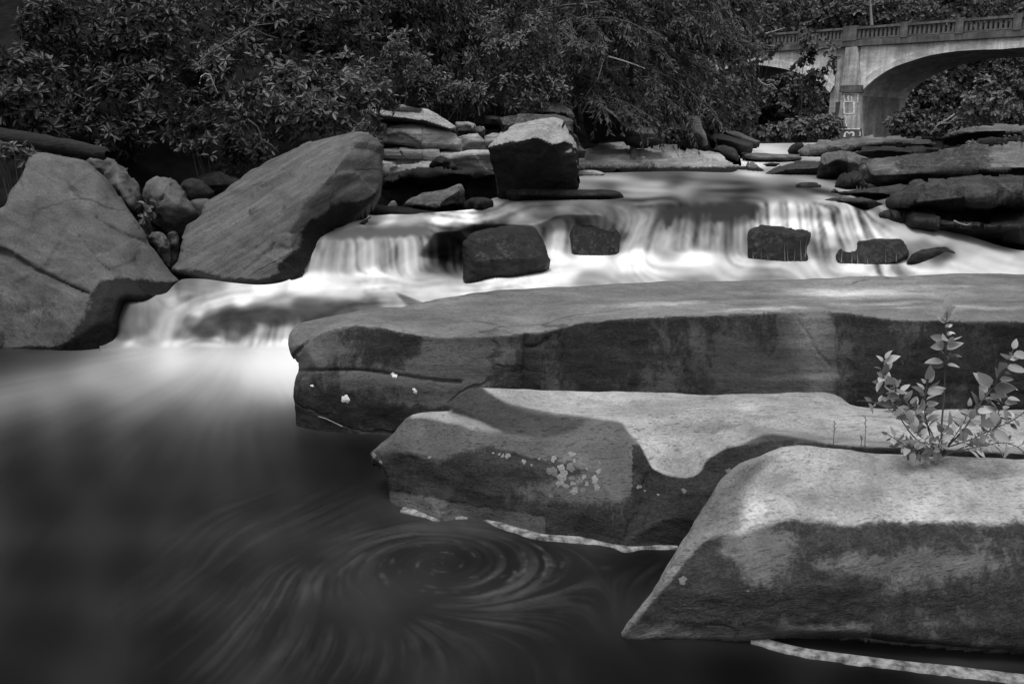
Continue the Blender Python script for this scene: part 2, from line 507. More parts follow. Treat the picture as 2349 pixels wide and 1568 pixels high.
def rock(name, label, outline, creases=(), mat='mid', g=6, smooth=3, thick=0.5, roll=None, rolld=None, amp=0.012, freq=4.0,
         wl=None, wh=0.10, sink=None, stain=None, cracks=(), Y=None, cat="rock", group=None, seed=None, strata=0.0, bulge=0.0, wet=None, tone=None, tens=0.8, facet=0.0):
    seed = seed if seed is not None else (abs(hash(label)) % 1000 if False else sum(map(ord, label)) % 997)
    far = lambda c: (c[0] if c[0] < 2400 else 2400 + (c[0] - 2400) * 4,) + tuple(c[1:])      # what runs on past the right of the picture
    out = [far(tuple(p) if len(p) == 3 else (p[0], p[1], Y)) for p in outline]
    if sink is not None:
        o2 = []
        for (x, y, yy) in out:
            p = at(x, y, yy)
            if p[2] < sink + 0.06:
                p = p.copy(); p[2] = sink - 0.12
                x, y, _ = proj(p)
            o2.append((float(x), float(y), yy))
        out = o2
    cr = []
    for c in creases:
        if np.ndim(c[0]) == 0: c = [c]
        cr.append([far(tuple(p) if len(p) == 3 else (p[0], p[1], Y)) for p in c])
    P, t, tri, no, d = surface(out, cr, g, smooth, seed, tens)
    px, py = P[:, 0], P[:, 1]
    ext = min(np.ptp(px), np.ptp(py))
    Rl = roll if roll is not None else ext * 0.18
    Rd = rolld if rolld is not None else thick * 0.22
    q = 1 - np.clip(d / Rl, 0, 1)
    t = t + Rd * (1 - np.sqrt(np.maximum(1 - q * q, 0)))
    if bulge:
        q2 = 1 - np.clip(d / (ext * 0.5), 0, 1)
        t = t - bulge * np.sqrt(np.maximum(1 - q2 * q2, 0))
    crk = np.zeros(len(px))
    for (line, wpx, dep) in cracks:
        dd = seg_dist(px, py, catmull([(a, b, 0) for a, b in line], 8, False), False)
        wig = wpx * (1 + 0.6 * vnoise(np.stack([px * .05, py * .05, px * 0], 1), seed))
        k = np.exp(-(dd / wig) ** 2)
        t = t + dep * k
        crk = np.maximum(crk, k)
    V = at_t(px, py, t)
    vn = vnormals(V, tri)
    if (vn[:, 1] > 0).mean() > 0.5:
        tri = tri[:, ::-1]; vn = -vn
    disp = amp * (fbm(V, freq, 5, seed) + 0.5 * fbm(V * [0.5, 0.5, 2.0], freq * 2.5, 3, seed + 9))
    if strata:
        zz = V[:, 2] + 0.04 * fbm(V, 1.5, 3, seed + 3)
        disp = disp + strata * (vnoise(np.stack([zz * 16, V[:, 0] * .35, V[:, 1] * .35], 1), seed + 5) - 0.5)
    if facet:                                         # chipped, blocky relief
        Q = V * [1, 1, 1.6] * 2.2 + 0.5 * np.stack([fbm(V, 1.3, 3, seed + k) for k in (1, 2, 3)], 1)
        ci = np.floor(Q).astype(int)
        best = np.full(len(V), 9e9); hv = np.zeros(len(V))
        for a in (-1, 0, 1):
            for b in (-1, 0, 1):
                for c in (-1, 0, 1):
                    cell = ci + [a, b, c]
                    jit = np.stack([_hash(cell[:, 0], cell[:, 1], cell[:, 2], seed + 40 + k) for k in range(3)], 1)
                    dv = Q - cell - jit
                    d2 = (dv ** 2).sum(1)
                    n3 = np.stack([_hash(cell[:, 0], cell[:, 1], cell[:, 2], seed + 50 + k) - .5 for k in range(3)], 1)
                    hh_ = (dv * n3).sum(1) * 1.4 + _hash(cell[:, 0], cell[:, 1], cell[:, 2], seed + 60) - .5
                    k_ = d2 < best
                    best = np.where(k_, d2, best); hv = np.where(k_, hh_, hv)
        disp = disp + facet * hv
    V = V + vn * disp[:, None]
    nz = vnormals(V, tri)[:, 2]
    # back shell
    nb = len(P) - no
    tb = t[no:] + thick * np.sqrt(np.clip(1 - (1 - np.clip(d[no:] / max(Rl * 1.5, ext * 0.35), 0, 1)) ** 2, 0, 1)) + 0.01
    VB = at_t(px[no:], py[no:], tb) - np.array([0, 0, 3 * amp + strata])
    VV = np.concatenate([V, V[:no], VB])            # rim vertices doubled: a crisp edge between face and back
    FF = np.concatenate([tri, tri[:, ::-1] + len(P)])
    st = np.zeros(len(P)) if stain is None else np.broadcast_to(np.asarray(stain(px, py, nz, V) if callable(stain) else stain, float), (len(P),)).copy()
    wtv = np.zeros(len(P))
    if wl is not None:
        wtv = 1 - np.clip((V[:, 2] - wl) / wh, 0, 1)
    if wet is not None:
        wtv = np.maximum(wtv, wet(px, py, nz, V))
    tn = np.ones(len(P)) if tone is None else np.broadcast_to(np.asarray(tone(px, py, nz, V) if callable(tone) else tone, float), (len(P),)).copy()
    at_ = {"stain": np.concatenate([st, np.full(len(P), 0.5)]), "wet": np.concatenate([wtv, np.zeros(len(P))]), "tone": np.concatenate([tn, np.ones(len(P))])}
    org = np.array([VV[:, 0].mean(), VV[:, 1].mean(), VV[:, 2].min()])
    o = mesh_obj(name, VV, FF, MAT[mat] if isinstance(mat, str) else mat, None, True, at_, org)
    tag(o, label, cat, group)
    ROCKS[name if name not in ROCKS else o.name] = (o, px, py, V)
    return o
def gauss(px, py, cx, cy, rx, ry=None):
    ry = ry or rx
    return np.exp(-((px - cx) / rx) ** 2 - ((py - cy) / ry) ** 2)
def edge(pts):
    """height in the picture of an authored contour, for marking where the lichen coat and painted front shade start"""
    q = catmull([(a, b, 0) for a, b in pts], 6, False)
    return lambda x: np.interp(x, q[:, 0], q[:, 1])
def pmask(px, py, poly, soft=10.0):
    q = catmull([(a, b, 0) for a, b in poly], 10)
    d = seg_dist(px, py, q)
    s = np.where(in_poly(px, py, q), d, -d)
    return sstep(s, -soft, soft)
def sstep(x, a, b):
    s = np.clip((x - a) / (b - a), 0, 1)
    return s * s * (3 - 2 * s)

# @@PART2
# ------------------------------------------------------------------ foreground rocks
WL = 0.0
e_fore = edge([(1400, 1480), (1560, 1300), (1640, 1220), (1700, 1215), (1740, 1200), (1776, 1190), (1822, 1183), (1891, 1188), (1937, 1198), (2007, 1190), (2145, 1190), (2340, 1193), (2700, 1200)])
def fore_stain_shade(px, py, nz, V):  # lichen coat, also carrying painted shade on the front face
    s = (0.58 + .35 * fbm(V * [1, 1, 1.5], 3.5, 5, 14)) * sstep(py - e_fore(px) + 12 * fbm(V, 14, 3, 4), -14, 22)
    s = s - 0.55 * gauss(px, py, 1752, 1275, 50, 62) - 0.5 * gauss(px, py, 1690, 1245, 50, 40) - 0.30 * gauss(px, py, 2050, 1290, 260, 30) - 0.25 * gauss(px, py, 2230, 1300, 90, 40)
    s = s + 0.18 * gauss(px, py, 2000, 1380, 400, 45) - 0.40 * sstep(py, 1415, 1455) * (px < 2000) + 0.12 * gauss(px, py, 1620, 1350, 80, 60)
    return np.clip(s, 0, 1)
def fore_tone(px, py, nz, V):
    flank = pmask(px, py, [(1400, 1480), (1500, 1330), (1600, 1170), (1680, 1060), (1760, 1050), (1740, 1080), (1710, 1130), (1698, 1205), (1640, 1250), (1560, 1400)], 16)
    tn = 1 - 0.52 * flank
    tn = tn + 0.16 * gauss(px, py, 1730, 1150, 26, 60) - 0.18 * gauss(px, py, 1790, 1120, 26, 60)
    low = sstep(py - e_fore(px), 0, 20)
    return tn * (1 - 0.68 * low)  # bare stone darkened below the edge as painted shade
fore_out = [(1424, 1458, 2.44), (1440, 1428, 2.45), (1463, 1394, 2.47), (1495, 1350, 2.5), (1523, 1306, 2.53), (1573, 1228, 2.6), (1620, 1150, 2.68),
            (1656, 1094, 2.76), (1698, 1062, 2.83), (1744, 1044, 2.89), (1790, 1025, 2.95), (1831, 1020, 2.98), (1914, 1028, 2.98), (2007, 1037, 2.97),
            (2122, 1045, 2.95), (2237, 1048, 2.93), (2340, 1053, 2.9), (2480, 1062, 2.86), (2620, 1100, 2.7), (2640, 1300, 2.4), (2560, 1500, 2.3), (2450, 1505, 2.28), (2250, 1488, 2.3), (2168, 1480, 2.32),
            (2007, 1466, 2.36), (1914, 1461, 2.38), (1822, 1460, 2.40), (1767, 1466, 2.41), (1707, 1472, 2.42), (1615, 1473, 2.43), (1523, 1470, 2.43), (1440, 1472, 2.43)]
rock("boulder", "pale flat topped boulder with a dark lichened face in the bottom right corner", fore_out,
     [[(1640, 1160, 2.655), (1672, 1196, 2.62), (1702, 1207, 2.585), (1740, 1200, 2.60), (1776, 1190, 2.59), (1822, 1180, 2.58), (1891, 1182, 2.57), (1937, 1192, 2.55), (2007, 1188, 2.54), (2145, 1186, 2.53), (2340, 1186, 2.5), (2480, 1186, 2.45)],
      [(1720, 1085, 2.82), (1708, 1130, 2.72), (1700, 1170, 2.65)], [(1765, 1075, 2.86), (1752, 1120, 2.755), (1745, 1165, 2.665)],
      [(1850, 1100, 2.78), (1840, 1140, 2.70)], [(2000, 1100, 2.77), (2200, 1100, 2.76), (2400, 1100, 2.72)],
      [(1690, 1260, 2.50), (1800, 1260, 2.47), (2000, 1260, 2.44), (2340, 1260, 2.41)],
      [(1560, 1360, 2.46), (1700, 1350, 2.41), (1900, 1350, 2.385), (2100, 1350, 2.37), (2340, 1350, 2.35)],
      [(1540, 1430, 2.43), (1700, 1425, 2.395), (1900, 1425, 2.36), (2100, 1430, 2.335), (2340, 1440, 2.30)],
      [(1820, 1452, 2.37), (1914, 1452, 2.35), (2007, 1456, 2.335), (2150, 1468, 2.31)]],
     mat='fore', g=4.5, smooth=5, thick=0.35, roll=14, rolld=0.03, amp=0.008, freq=7, stain=fore_stain_shade, tone=fore_tone)
ledge_out = [(1660, 1440, 2.5), (1800, 1430, 2.48), (2000, 1430, 2.45), (2340, 1440, 2.4), (2480, 1450, 2.36), (2480, 1580, 2.2), (2329, 1560, 2.235), (2191, 1543, 2.275), (2099, 1534, 2.29), (2007, 1523, 2.315),
             (1914, 1511, 2.345), (1845, 1502, 2.365), (1776, 1486, 2.40), (1730, 1475, 2.425), (1690, 1468, 2.45)]
rock("ledge", "low dark ledge at the waterline under the bottom right boulder", ledge_out,
     [[(1800, 1478, 2.40), (1914, 1485, 2.365), (2007, 1495, 2.34), (2150, 1505, 2.30), (2329, 1520, 2.25)]],
     mat='dark', g=5, smooth=3, thick=0.3, roll=5, rolld=0.01, amp=0.006, freq=9, sink=0.0, stain=0.6)

scoop_poly = [(1426, 968), (1440, 988), (1472, 1025), (1495, 1071), (1523, 1086), (1564, 1095), (1592, 1092), (1610, 1076), (1624, 1053), (1666, 1029), (1702, 1017), (1753, 995), (1822, 1000), (1914, 1018), (2099, 1027), (2500, 1036), (2500, 925), (1950, 920), (1890, 890), (1700, 895), (1300, 890), (1110, 885), (1150, 915), (1250, 945), (1330, 955), (1380, 962)]
strip_poly = [(945, 945), (1000, 940), (1039, 944), (1092, 962), (1136, 982), (1150, 990), (1083, 984), (1048, 972), (986, 960), (942, 957)]
def low_pale(px, py): return np.maximum(pmask(px, py, scoop_poly, 4), pmask(px, py, strip_poly, 5))
e_low = edge([(840, 1035), (900, 1040), (960, 1045), (1010, 1050), (1075, 1035), (1130, 1022), (1230, 1045), (1330, 1060), (1420, 1100), (1480, 1110), (1520, 1105), (1600, 1112), (1700, 1100), (2000, 1100)])
def low_stain(px, py, nz, V):
    s = 0.68 * sstep(py - e_low(px) + 22 * fbm(V, 9, 4, 3), -26, 22)
    s = s - 0.62 * gauss(px, py, 1330, 1120, 130, 35) - 0.9 * sstep(py - 0.17 * (px - 900) - 1118, 0, 26) * (px < 1250)
    s = s + 0.30 * gauss(px, py, 1150, 1075, 130, 30) - 0.25 * gauss(px, py, 1400, 1070, 50, 60)
    s = np.where(px > 1450, np.maximum(s, 0.72 * sstep(py, 1000, 1030)), s)
    s = np.maximum(s, 0.6 * pmask(px, py, [(1660, 1045), (1700, 1025), (1760, 1008), (1830, 1010), (1700, 1080), (1620, 1100)], 8))
    return np.clip(s * (1 - low_pale(px, py)), 0, 1)
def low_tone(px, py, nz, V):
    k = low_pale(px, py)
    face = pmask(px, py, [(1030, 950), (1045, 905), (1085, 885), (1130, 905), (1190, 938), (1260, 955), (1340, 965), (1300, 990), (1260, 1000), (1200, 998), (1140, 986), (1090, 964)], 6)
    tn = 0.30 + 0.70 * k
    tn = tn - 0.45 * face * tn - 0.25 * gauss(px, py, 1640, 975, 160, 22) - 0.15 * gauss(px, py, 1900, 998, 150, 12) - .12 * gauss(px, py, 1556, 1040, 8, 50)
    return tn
low_out = [(850, 1040, 3.50), (860, 1030, 3.5), (872, 1020, 3.5), (902, 993, 3.52), (929, 961, 3.54), (947, 950, 3.57), (982, 946, 3.60), (1030, 943, 3.64), (1041, 926, 3.64), (1052, 904, 3.66), (1079, 891, 3.68), (1114, 888, 3.72), (1180, 892, 3.76), (1268, 897, 3.78), (1356, 897, 3.78), (1500, 901, 3.78), (1638, 904, 3.76), (1730, 903, 3.74), (1822, 900, 3.72),
           (1891, 898, 3.70), (1924, 908, 3.68), (1951, 927, 3.64), (2007, 934, 3.60), (2099, 938, 3.58), (2237, 938, 3.55), (2340, 940, 3.5), (2480, 946, 3.45),
           (2500, 1200, 2.9), (2450, 1290, 2.92), (2200, 1285, 2.95), (1900, 1275, 2.98), (1700, 1268, 3.0), (1549, 1256, 3.03), (1500, 1256, 3.03), (1470, 1256, 3.03), (1435, 1262, 3.01), (1400, 1247, 3.06), (1312, 1240, 3.09), (1241, 1236, 3.11), (1202, 1227, 3.14), (1158, 1212, 3.19), (1114, 1196, 3.26), (1048, 1190, 3.285), (999, 1194, 3.27),
           (960, 1186, 3.3), (925, 1180, 3.33), (914, 1164, 3.36), (903, 1133, 3.41), (889, 1098, 3.45), (872, 1067, 3.47), (853, 1058, 3.49)]
scoop = [(1426, 978, 3.34), (1440, 990, 3.315), (1472, 1025, 3.235), (1495, 1070, 3.16), (1523, 1086, 3.14), (1564, 1094, 3.13), (1592, 1091, 3.135), (1610, 1076, 3.145), (1624, 1053, 3.155), (1666, 1029, 3.165), (1702, 1017, 3.18), (1753, 996, 3.20), (1822, 1001, 3.14), (1914, 1018, 3.06), (2099, 1027, 3.02), (2340, 1033, 2.98), (2480, 1036, 2.95)]
rock("boulder", "pointed dark rock with pale lichen spots, a pale slab top and a scooped hollow", low_out,
     [[(942, 957, 3.555), (986, 961, 3.54), (1048, 974, 3.46), (1083, 985, 3.41), (1158, 997, 3.37), (1215, 1007, 3.33), (1285, 1002, 3.34), (1356, 997, 3.35), (1426, 978, 3.34)], scoop,
      [(1036, 948, 3.635), (1092, 963, 3.56), (1136, 984, 3.475), (1202, 996, 3.41), (1268, 994, 3.40), (1320, 972, 3.42), (1375, 969, 3.42), (1430, 966, 3.43), (1513, 958, 3.455), (1610, 942, 3.49), (1707, 951, 3.45), (1790, 955, 3.41), (1859, 976, 3.33), (1914, 983, 3.29), (2030, 986, 3.25), (2099, 999, 3.20), (2340, 1005, 3.14), (2480, 1010, 3.1)],
      [(1114, 893, 3.70), (1140, 915, 3.63), (1180, 934, 3.57), (1250, 950, 3.515), (1320, 957, 3.48), (1375, 959, 3.46)],
      [(1300, 925, 3.64), (1500, 925, 3.64), (1700, 925, 3.62), (1850, 930, 3.56), (1960, 955, 3.44), (2100, 968, 3.38), (2340, 972, 3.33)],
      [(1513, 990, 3.40), (1545, 1010, 3.345), (1556, 1045, 3.27), (1562, 1075, 3.19)], [(1640, 975, 3.40), (1720, 982, 3.335), (1800, 985, 3.30)], [(1600, 1030, 3.26)],
      [(1850, 990, 3.26), (1950, 1003, 3.20), (2100, 1012, 3.15), (2340, 1018, 3.1)],
      [(905, 1010, 3.475), (930, 1035, 3.42), (1000, 1050, 3.36), (1100, 1060, 3.31), (1220, 1075, 3.24), (1340, 1075, 3.20), (1430, 1060, 3.22)],
      [(920, 1110, 3.41), (960, 1120, 3.37), (1040, 1120, 3.31), (1180, 1140, 3.22), (1300, 1150, 3.15), (1420, 1150, 3.09)],
      [(1475, 1090, 3.17), (1478, 1140, 3.13), (1462, 1190, 3.085), (1438, 1240, 3.035)],
      [(1540, 1130, 3.09), (1620, 1130, 3.07), (1700, 1100, 3.09)], [(1520, 1190, 3.05), (1600, 1190, 3.03)],
      [(1020, 1130, 3.315), (1008, 1185, 3.265)]],
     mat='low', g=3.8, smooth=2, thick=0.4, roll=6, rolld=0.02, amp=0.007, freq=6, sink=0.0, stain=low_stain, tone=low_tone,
     cracks=[([(1430, 985), (1470, 1020), (1488, 1075), (1476, 1110)], 3, 0.012), ([(1445, 1195), (1432, 1245)], 2.5, 0.01), ([(1241, 1180), (1243, 1240)], 2.5, 0.006),
             ([(1040, 948), (1092, 963), (1136, 984), (1202, 996), (1240, 998)], 3, 0.012), ([(1290, 962), (1375, 968), (1430, 966), (1513, 958), (1610, 942), (1707, 951), (1790, 955), (1859, 976), (1914, 983), (2030, 986), (2099, 999), (2340, 1005)], 2.6, 0.011)])
e_slab = edge([(650, 800), (690, 790), (730, 768), (766, 754), (820, 747), (874, 750), (928, 763), (982, 769), (1018, 773), (1108, 771), (1198, 764), (1252, 757), (1324, 741), (1414, 733), (1503, 728), (1611, 722), (1755, 715), (1824, 712), (1863, 713), (1953, 719), (2043, 731), (2151, 733), (2259, 737), (2600, 745)])
def slab_stain_shade(px, py, nz, V):  # lichen patches plus painted shade over the slab front
    front = sstep(py - e_slab(px) + 5 * fbm(V, 14, 3, 4), -3, 6)
    s = 0.60 + 0.55 * fbm(V * [1.6, 1, .45], 2.6, 5, 12) + (-0.50 * gauss(px, py, 1010, 850, 100, 60) - 0.42 * gauss(px, py, 1110, 800, 90, 70) - 0.45 * gauss(px, py, 860, 868, 110, 16) - 0.4 * gauss(px, py, 990, 915, 90, 20)
                  - 0.5 * gauss(px, py, 720, 800, 50, 45) - 0.75 * gauss(px, py, 1865, 770, 50, 60) - 0.5 * gauss(px, py, 1870, 870, 45, 50) - 0.38 * gauss(px, py, 1600, 790, 25, 60) - 0.30 * gauss(px, py, 1670, 830, 40, 40) - .25 * gauss(px, py, 1740, 840, 60, 60)
                  + 0.25 * gauss(px, py, 1400, 810, 140, 70) + 0.3 * gauss(px, py, 820, 950, 200, 35) + 0.18 * gauss(px, py, 2150, 850, 180, 90) + 0.15 * gauss(px, py, 900, 800, 60, 40) + .2 * gauss(px, py, 1060, 810, 12, 50))
    return np.clip(s * front, 0, 1)
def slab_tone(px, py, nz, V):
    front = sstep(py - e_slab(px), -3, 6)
    sheen = np.clip(fbm(V * [.5, 2.2, 1], 3.2, 5, 9) * 3, 0, 1)
    top = 1.0 + 1.6 * sheen * (1.5 * gauss(px, py, 2050, 703, 330, 13) + 1.3 * gauss(px, py, 1960, 672, 170, 8) + .9 * gauss(px, py, 2200, 655, 130, 6) + .6 * gauss(px, py, 1600, 700, 250, 15)) + 0.15 * sstep(px, 1300, 2000)  # bright streaks painted into the top stand for wet sheen
    return np.where(front > .5, 0.45 + .8 * gauss(px, py, 1868, 765, 45, 55) + .4 * gauss(px, py, 1885, 860, 45, 55) + .3 * gauss(px, py, 720, 800, 45, 40), top)  # front darkened as painted shade, with pale bare patches
slab_out = [(661, 790, 4.62), (663, 768, 4.68), (672, 754, 4.74), (690, 741, 4.80), (712, 736, 4.86), (766, 723, 4.9), (838, 711, 4.97), (928, 702, 5.04), (982, 690, 5.15), (1054, 676, 5.3), (1126, 667, 5.42), (1198, 663, 5.5), (1270, 658, 5.56), (1378, 652, 5.62), (1503, 646, 5.66),
            (1719, 642, 5.68), (1827, 640, 5.68), (1971, 634, 5.68), (2097, 632, 5.66), (2151, 629, 5.66), (2338, 626, 5.62), (2500, 622, 5.6), (2520, 960, 4.1), (2340, 965, 4.15), (2000, 960, 4.2), (1600, 960, 4.25), (1250, 985, 4.26), (1050, 1010, 4.24), (863, 1010, 4.28), (740, 997, 4.34), (691, 989, 4.4),
            (680, 960, 4.42), (675, 939, 4.42), (673, 900, 4.44), (676, 873, 4.47), (685, 851, 4.50), (681, 822, 4.54), (669, 812, 4.56), (663, 800, 4.6)]
slab = rock("ledge", "great flat topped slab crossing the picture, its blunt nose in the pool", slab_out,
     [[(700, 790, 4.50), (722, 770, 4.50), (748, 758, 4.50), (780, 753, 4.48), (820, 748, 4.46), (874, 750, 4.43), (928, 762, 4.40), (982, 768, 4.395), (1018, 772, 4.39), (1108, 770, 4.39), (1198, 763, 4.38), (1252, 756, 4.38), (1324, 740, 4.40), (1414, 732, 4.41), (1503, 727, 4.42), (1611, 721, 4.43), (1755, 714, 4.43), (1824, 711, 4.43), (1863, 712, 4.43), (1953, 718, 4.38), (2043, 730, 4.32), (2151, 733, 4.28), (2259, 736, 4.25), (2339, 738, 4.22), (2490, 742, 4.2)],
      [(1100, 715, 4.84), (1300, 695, 4.98), (1600, 680, 5.08), (1900, 672, 5.1), (2300, 670, 5.05)],
      [(730, 850, 4.40), (828, 851, 4.36), (898, 858, 4.34), (1004, 873, 4.31), (1150, 880, 4.30), (1350, 880, 4.30), (1700, 870, 4.30), (2000, 860, 4.24), (2339, 860, 4.18)],
      [(720, 870, 4.385), (828, 872, 4.33), (900, 880, 4.31), (1004, 893, 4.29)],
      [(720, 930, 4.355), (850, 940, 4.29), (1000, 945, 4.26)],
      [(1205, 790, 4.36), (1203, 880, 4.31)], [(1840, 730, 4.40), (1850, 790, 4.36), (1890, 860, 4.30)], [(1880, 725, 4.37), (1890, 780, 4.33)]],
     mat='slab', g=4.5, smooth=2, thick=0.5, roll=6, rolld=0.015, amp=0.010, freq=5, sink=0.0, stain=slab_stain_shade, tone=slab_tone,
     cracks=[([(683, 851), (740, 849), (828, 849), (898, 858), (1004, 873), (1057, 876)], 2.5, 0.02), ([(1207, 770), (1204, 830), (1200, 892)], 4, 0.018), ([(1820, 712), (1832, 738), (1852, 765), (1870, 800), (1905, 838)], 1.6, 0.008),
             ([(712, 737), (735, 752), (716, 775), (690, 800), (676, 815)], 3, 0.03), ([(1210, 796), (1235, 792), (1255, 778)], 3, 0.015)])

# ------------------------------------------------------------------ left bank boulders
def left_stain(px, py, nz, V):
    return np.clip(0.05 + 0.25 * gauss(px, py, 60, 590, 200, 12) + 0.42 * sstep(py - 0.25 * px, 560, 680) + 0.1 * fbm(V, 3, 3, 1), 0, 1)
def left_wet(px, py, nz, V):
    return sstep(px + 0.55 * (py - 700) + 18 * fbm(V, 8, 3, 5), 165, 235) * sstep(py, 622, 660) + sstep(py + 10 * fbm(V, 6, 3, 5), 782, 808)
rock("boulder", "tall smooth grey boulder with a slanting crack at the left edge of the picture",
     [(-70, 520, 6.3), (-30, 490, 6.5), (11, 472, 6.6), (22, 439, 6.75), (40, 414, 6.85), (54, 385, 6.95), (68, 358, 7.05), (80, 350, 7.1), (108, 350, 7.1), (144, 357, 7.1), (180, 365, 7.1), (202, 374, 7.08), (230, 396, 7.05), (252, 418, 7.03), (274, 454, 7.0), (295, 486, 6.96), (324, 526, 6.92), (346, 562, 6.88), (362, 582, 6.84), (396, 624, 6.76), (414, 642, 6.72), (405, 660, 6.66), (380, 682, 6.5), (330, 692, 6.35), (285, 690, 6.28), (271, 735, 6.2), (264, 782, 6.15), (230, 802, 6.08), (180, 810, 6.05), (108, 816, 6.04), (11, 818, 6.05), (-90, 818, 6.05)],
     [[(-40, 575, 6.38), (11, 583, 6.40), (47, 600, 6.38), (90, 624, 6.35), (144, 649, 6.32), (194, 671, 6.28), (240, 680, 6.24)], [(-40, 590, 6.30), (11, 597, 6.31), (90, 642, 6.25), (180, 684, 6.18)],
      [(100, 450, 6.75), (200, 500, 6.68), (290, 570, 6.60)], [(150, 590, 6.47), (250, 630, 6.42), (330, 650, 6.5)], [(60, 700, 6.16), (150, 740, 6.06), (70, 690, 6.17)], [(68, 703, 6.16), (110, 735, 6.08), (172, 778, 6.01)], [(215, 745, 6.08)]],
     mat='left', g=4.5, smooth=2, facet=.02, thick=1.6, roll=14, rolld=0.10, amp=0.018, freq=2.2, sink=0.0, stain=left_stain, wet=left_wet,
     cracks=[([(-20, 572), (11, 581), (47, 599), (90, 624), (144, 649), (205, 676)], 5, 0.06), ([(222, 500), (240, 515), (290, 540), (330, 555), (350, 566)], 2.5, 0.03), ([(182, 540), (205, 575), (230, 605), (250, 620)], 2, 0.015)])
def tilt_wet(px, py, nz, V):
    e1 = seg_dist(px, py, np.array([(395, 640), (468, 660), (540, 668), (612, 668), (660, 655), (702, 615), (712, 570), (730, 535), (775, 500), (840, 482), (885, 470)], float), False)
    a = 1 - np.clip((e1 - 17 - 12 * fbm(V, 5, 3, 6)) / 28, 0, 1)
    b = (1 - np.clip(seg_dist(px, py, np.array([(650, 612), (690, 580), (690, 600)], float), False) / 22, 0, 1)) * 1.2
    return np.maximum(a, b)
rock("boulder", "huge tilted boulder leaning up to the right beside the left waterfall",
     [(390, 622, 6.92), (407, 594, 6.98), (418, 554, 7.1), (432, 516, 7.25), (450, 505, 7.3), (466, 490, 7.4), (466, 470, 7.5), (482, 455, 7.55), (518, 440, 7.7), (540, 419, 7.8), (576, 390, 7.9), (612, 369, 7.95), (666, 346, 7.95), (720, 324, 7.9), (774, 309, 7.85), (808, 299, 7.8), (830, 298, 7.78), (846, 305, 7.76), (861, 320, 7.74), (874, 343, 7.7), (880, 378, 7.66), (878, 414, 7.6), (872, 440, 7.56), (850, 470, 7.5), (820, 500, 7.45), (790, 525, 7.38), (752, 545, 7.2), (722, 580, 7.0), (705, 610, 6.85), (690, 634, 6.76), (650, 655, 6.72), (612, 662, 6.72), (540, 660, 6.76), (468, 648, 6.82), (420, 634, 6.88)],
     [[(826, 312, 7.62), (812, 330, 7.5), (792, 353, 7.36), (756, 403, 7.12), (720, 439, 7.0), (695, 461, 6.93), (680, 500, 6.86), (664, 530, 6.80)],
      [(664, 530, 6.80), (668, 570, 6.76), (690, 600, 6.79)], [(560, 470, 7.42), (620, 430, 7.45), (700, 370, 7.55)], [(480, 540, 7.18), (560, 540, 7.04), (600, 560, 6.9)], [(600, 610, 6.76), (640, 590, 6.74)],
      [(800, 400, 7.32), (780, 450, 7.2), (740, 500, 7.08), (840, 360, 7.5), (840, 420, 7.45)]],
     mat='tilt', g=4.5, smooth=2, facet=.03, thick=1.1, roll=10, rolld=0.08, amp=0.022, freq=2.5, stain=lambda px, py, nz, V: np.clip(0.22 + 0.3 * fbm(V * [1, 1, 2], 2.2, 3, 4) - 0.25 * gauss(px, py, 760, 410, 50, 70), 0, 1), wet=tilt_wet, strata=0.02,
     cracks=[([(585, 570), (620, 545), (650, 532), (690, 534)], 2, 0.02), ([(560, 620), (600, 590), (630, 560)], 2, 0.02)])
rock("rock", "mottled rock wedged behind the smooth grey boulder, under the rotten log", [(195, 385), (205, 362), (240, 358), (262, 367), (285, 385), (305, 412), (322, 445), (328, 470), (326, 505), (330, 545), (300, 560), (260, 470)], [(270, 420, 7.25), (300, 470, 7.2)], mat='left', g=3.5, smooth=1, facet=.025, tens=.5, thick=0.5, Y=7.5, roll=8, bulge=0.08, amp=0.03, freq=5, stain=0.42)
rock("rock", "upright egg shaped rock with a crease down its face, between the two big left boulders", [(326, 443), (338, 421), (360, 408), (378, 406), (400, 413), (418, 428), (432, 454), (450, 479), (458, 500), (450, 530), (420, 560), (385, 560), (355, 530), (336, 485)], [[(390, 411, 7.55), (378, 440, 7.4), (362, 475, 7.42)], (408, 470, 7.3), (350, 450, 7.5), (395, 530, 7.45)], mat='left', g=3.5, smooth=2, facet=.015, tens=.6, thick=0.6, Y=7.72, roll=6, amp=0.02, freq=4, stain=lambda px, py, nz, V: np.clip(0.2 + 0.45 * sstep(py, 470, 510) + 0.3 * gauss(px, py, 345, 440, 18, 60), 0, 1), cracks=[([(391, 410), (380, 440), (364, 472)], 2.5, 0.03)])
rock("stone", "small mottled stone jammed in the gap under the egg shaped rock", [(338, 542), (350, 530), (366, 530), (383, 538), (392, 560), (392, 590), (394, 618), (380, 612), (362, 580), (348, 560)], [(372, 565, 6.98)], mat='mid', g=3, facet=.015, smooth=2, thick=0.3, Y=7.1, bulge=0.05, amp=0.02, freq=8, stain=0.45)
rock("stone", "smaller dark stone beside the mottled stone, touching the tilted boulder", [(383, 536), (392, 529), (402, 530), (412, 552), (412, 585), (400, 618), (388, 610), (388, 570)], [(399, 560, 7.08)], mat='mid', g=4, thick=0.25, Y=7.15, amp=0.02, freq=8, stain=0.62)
rock("stone", "dark shaded stone behind the egg shaped rock, left of the pair under the bushes", [(410, 425), (420, 412), (440, 406), (470, 415), (495, 440), (480, 470), (440, 480), (420, 460)], mat='dark', g=4, smooth=2, facet=.03, tens=.5, thick=0.5, Y=8.3, bulge=0.10, stain=0.6)
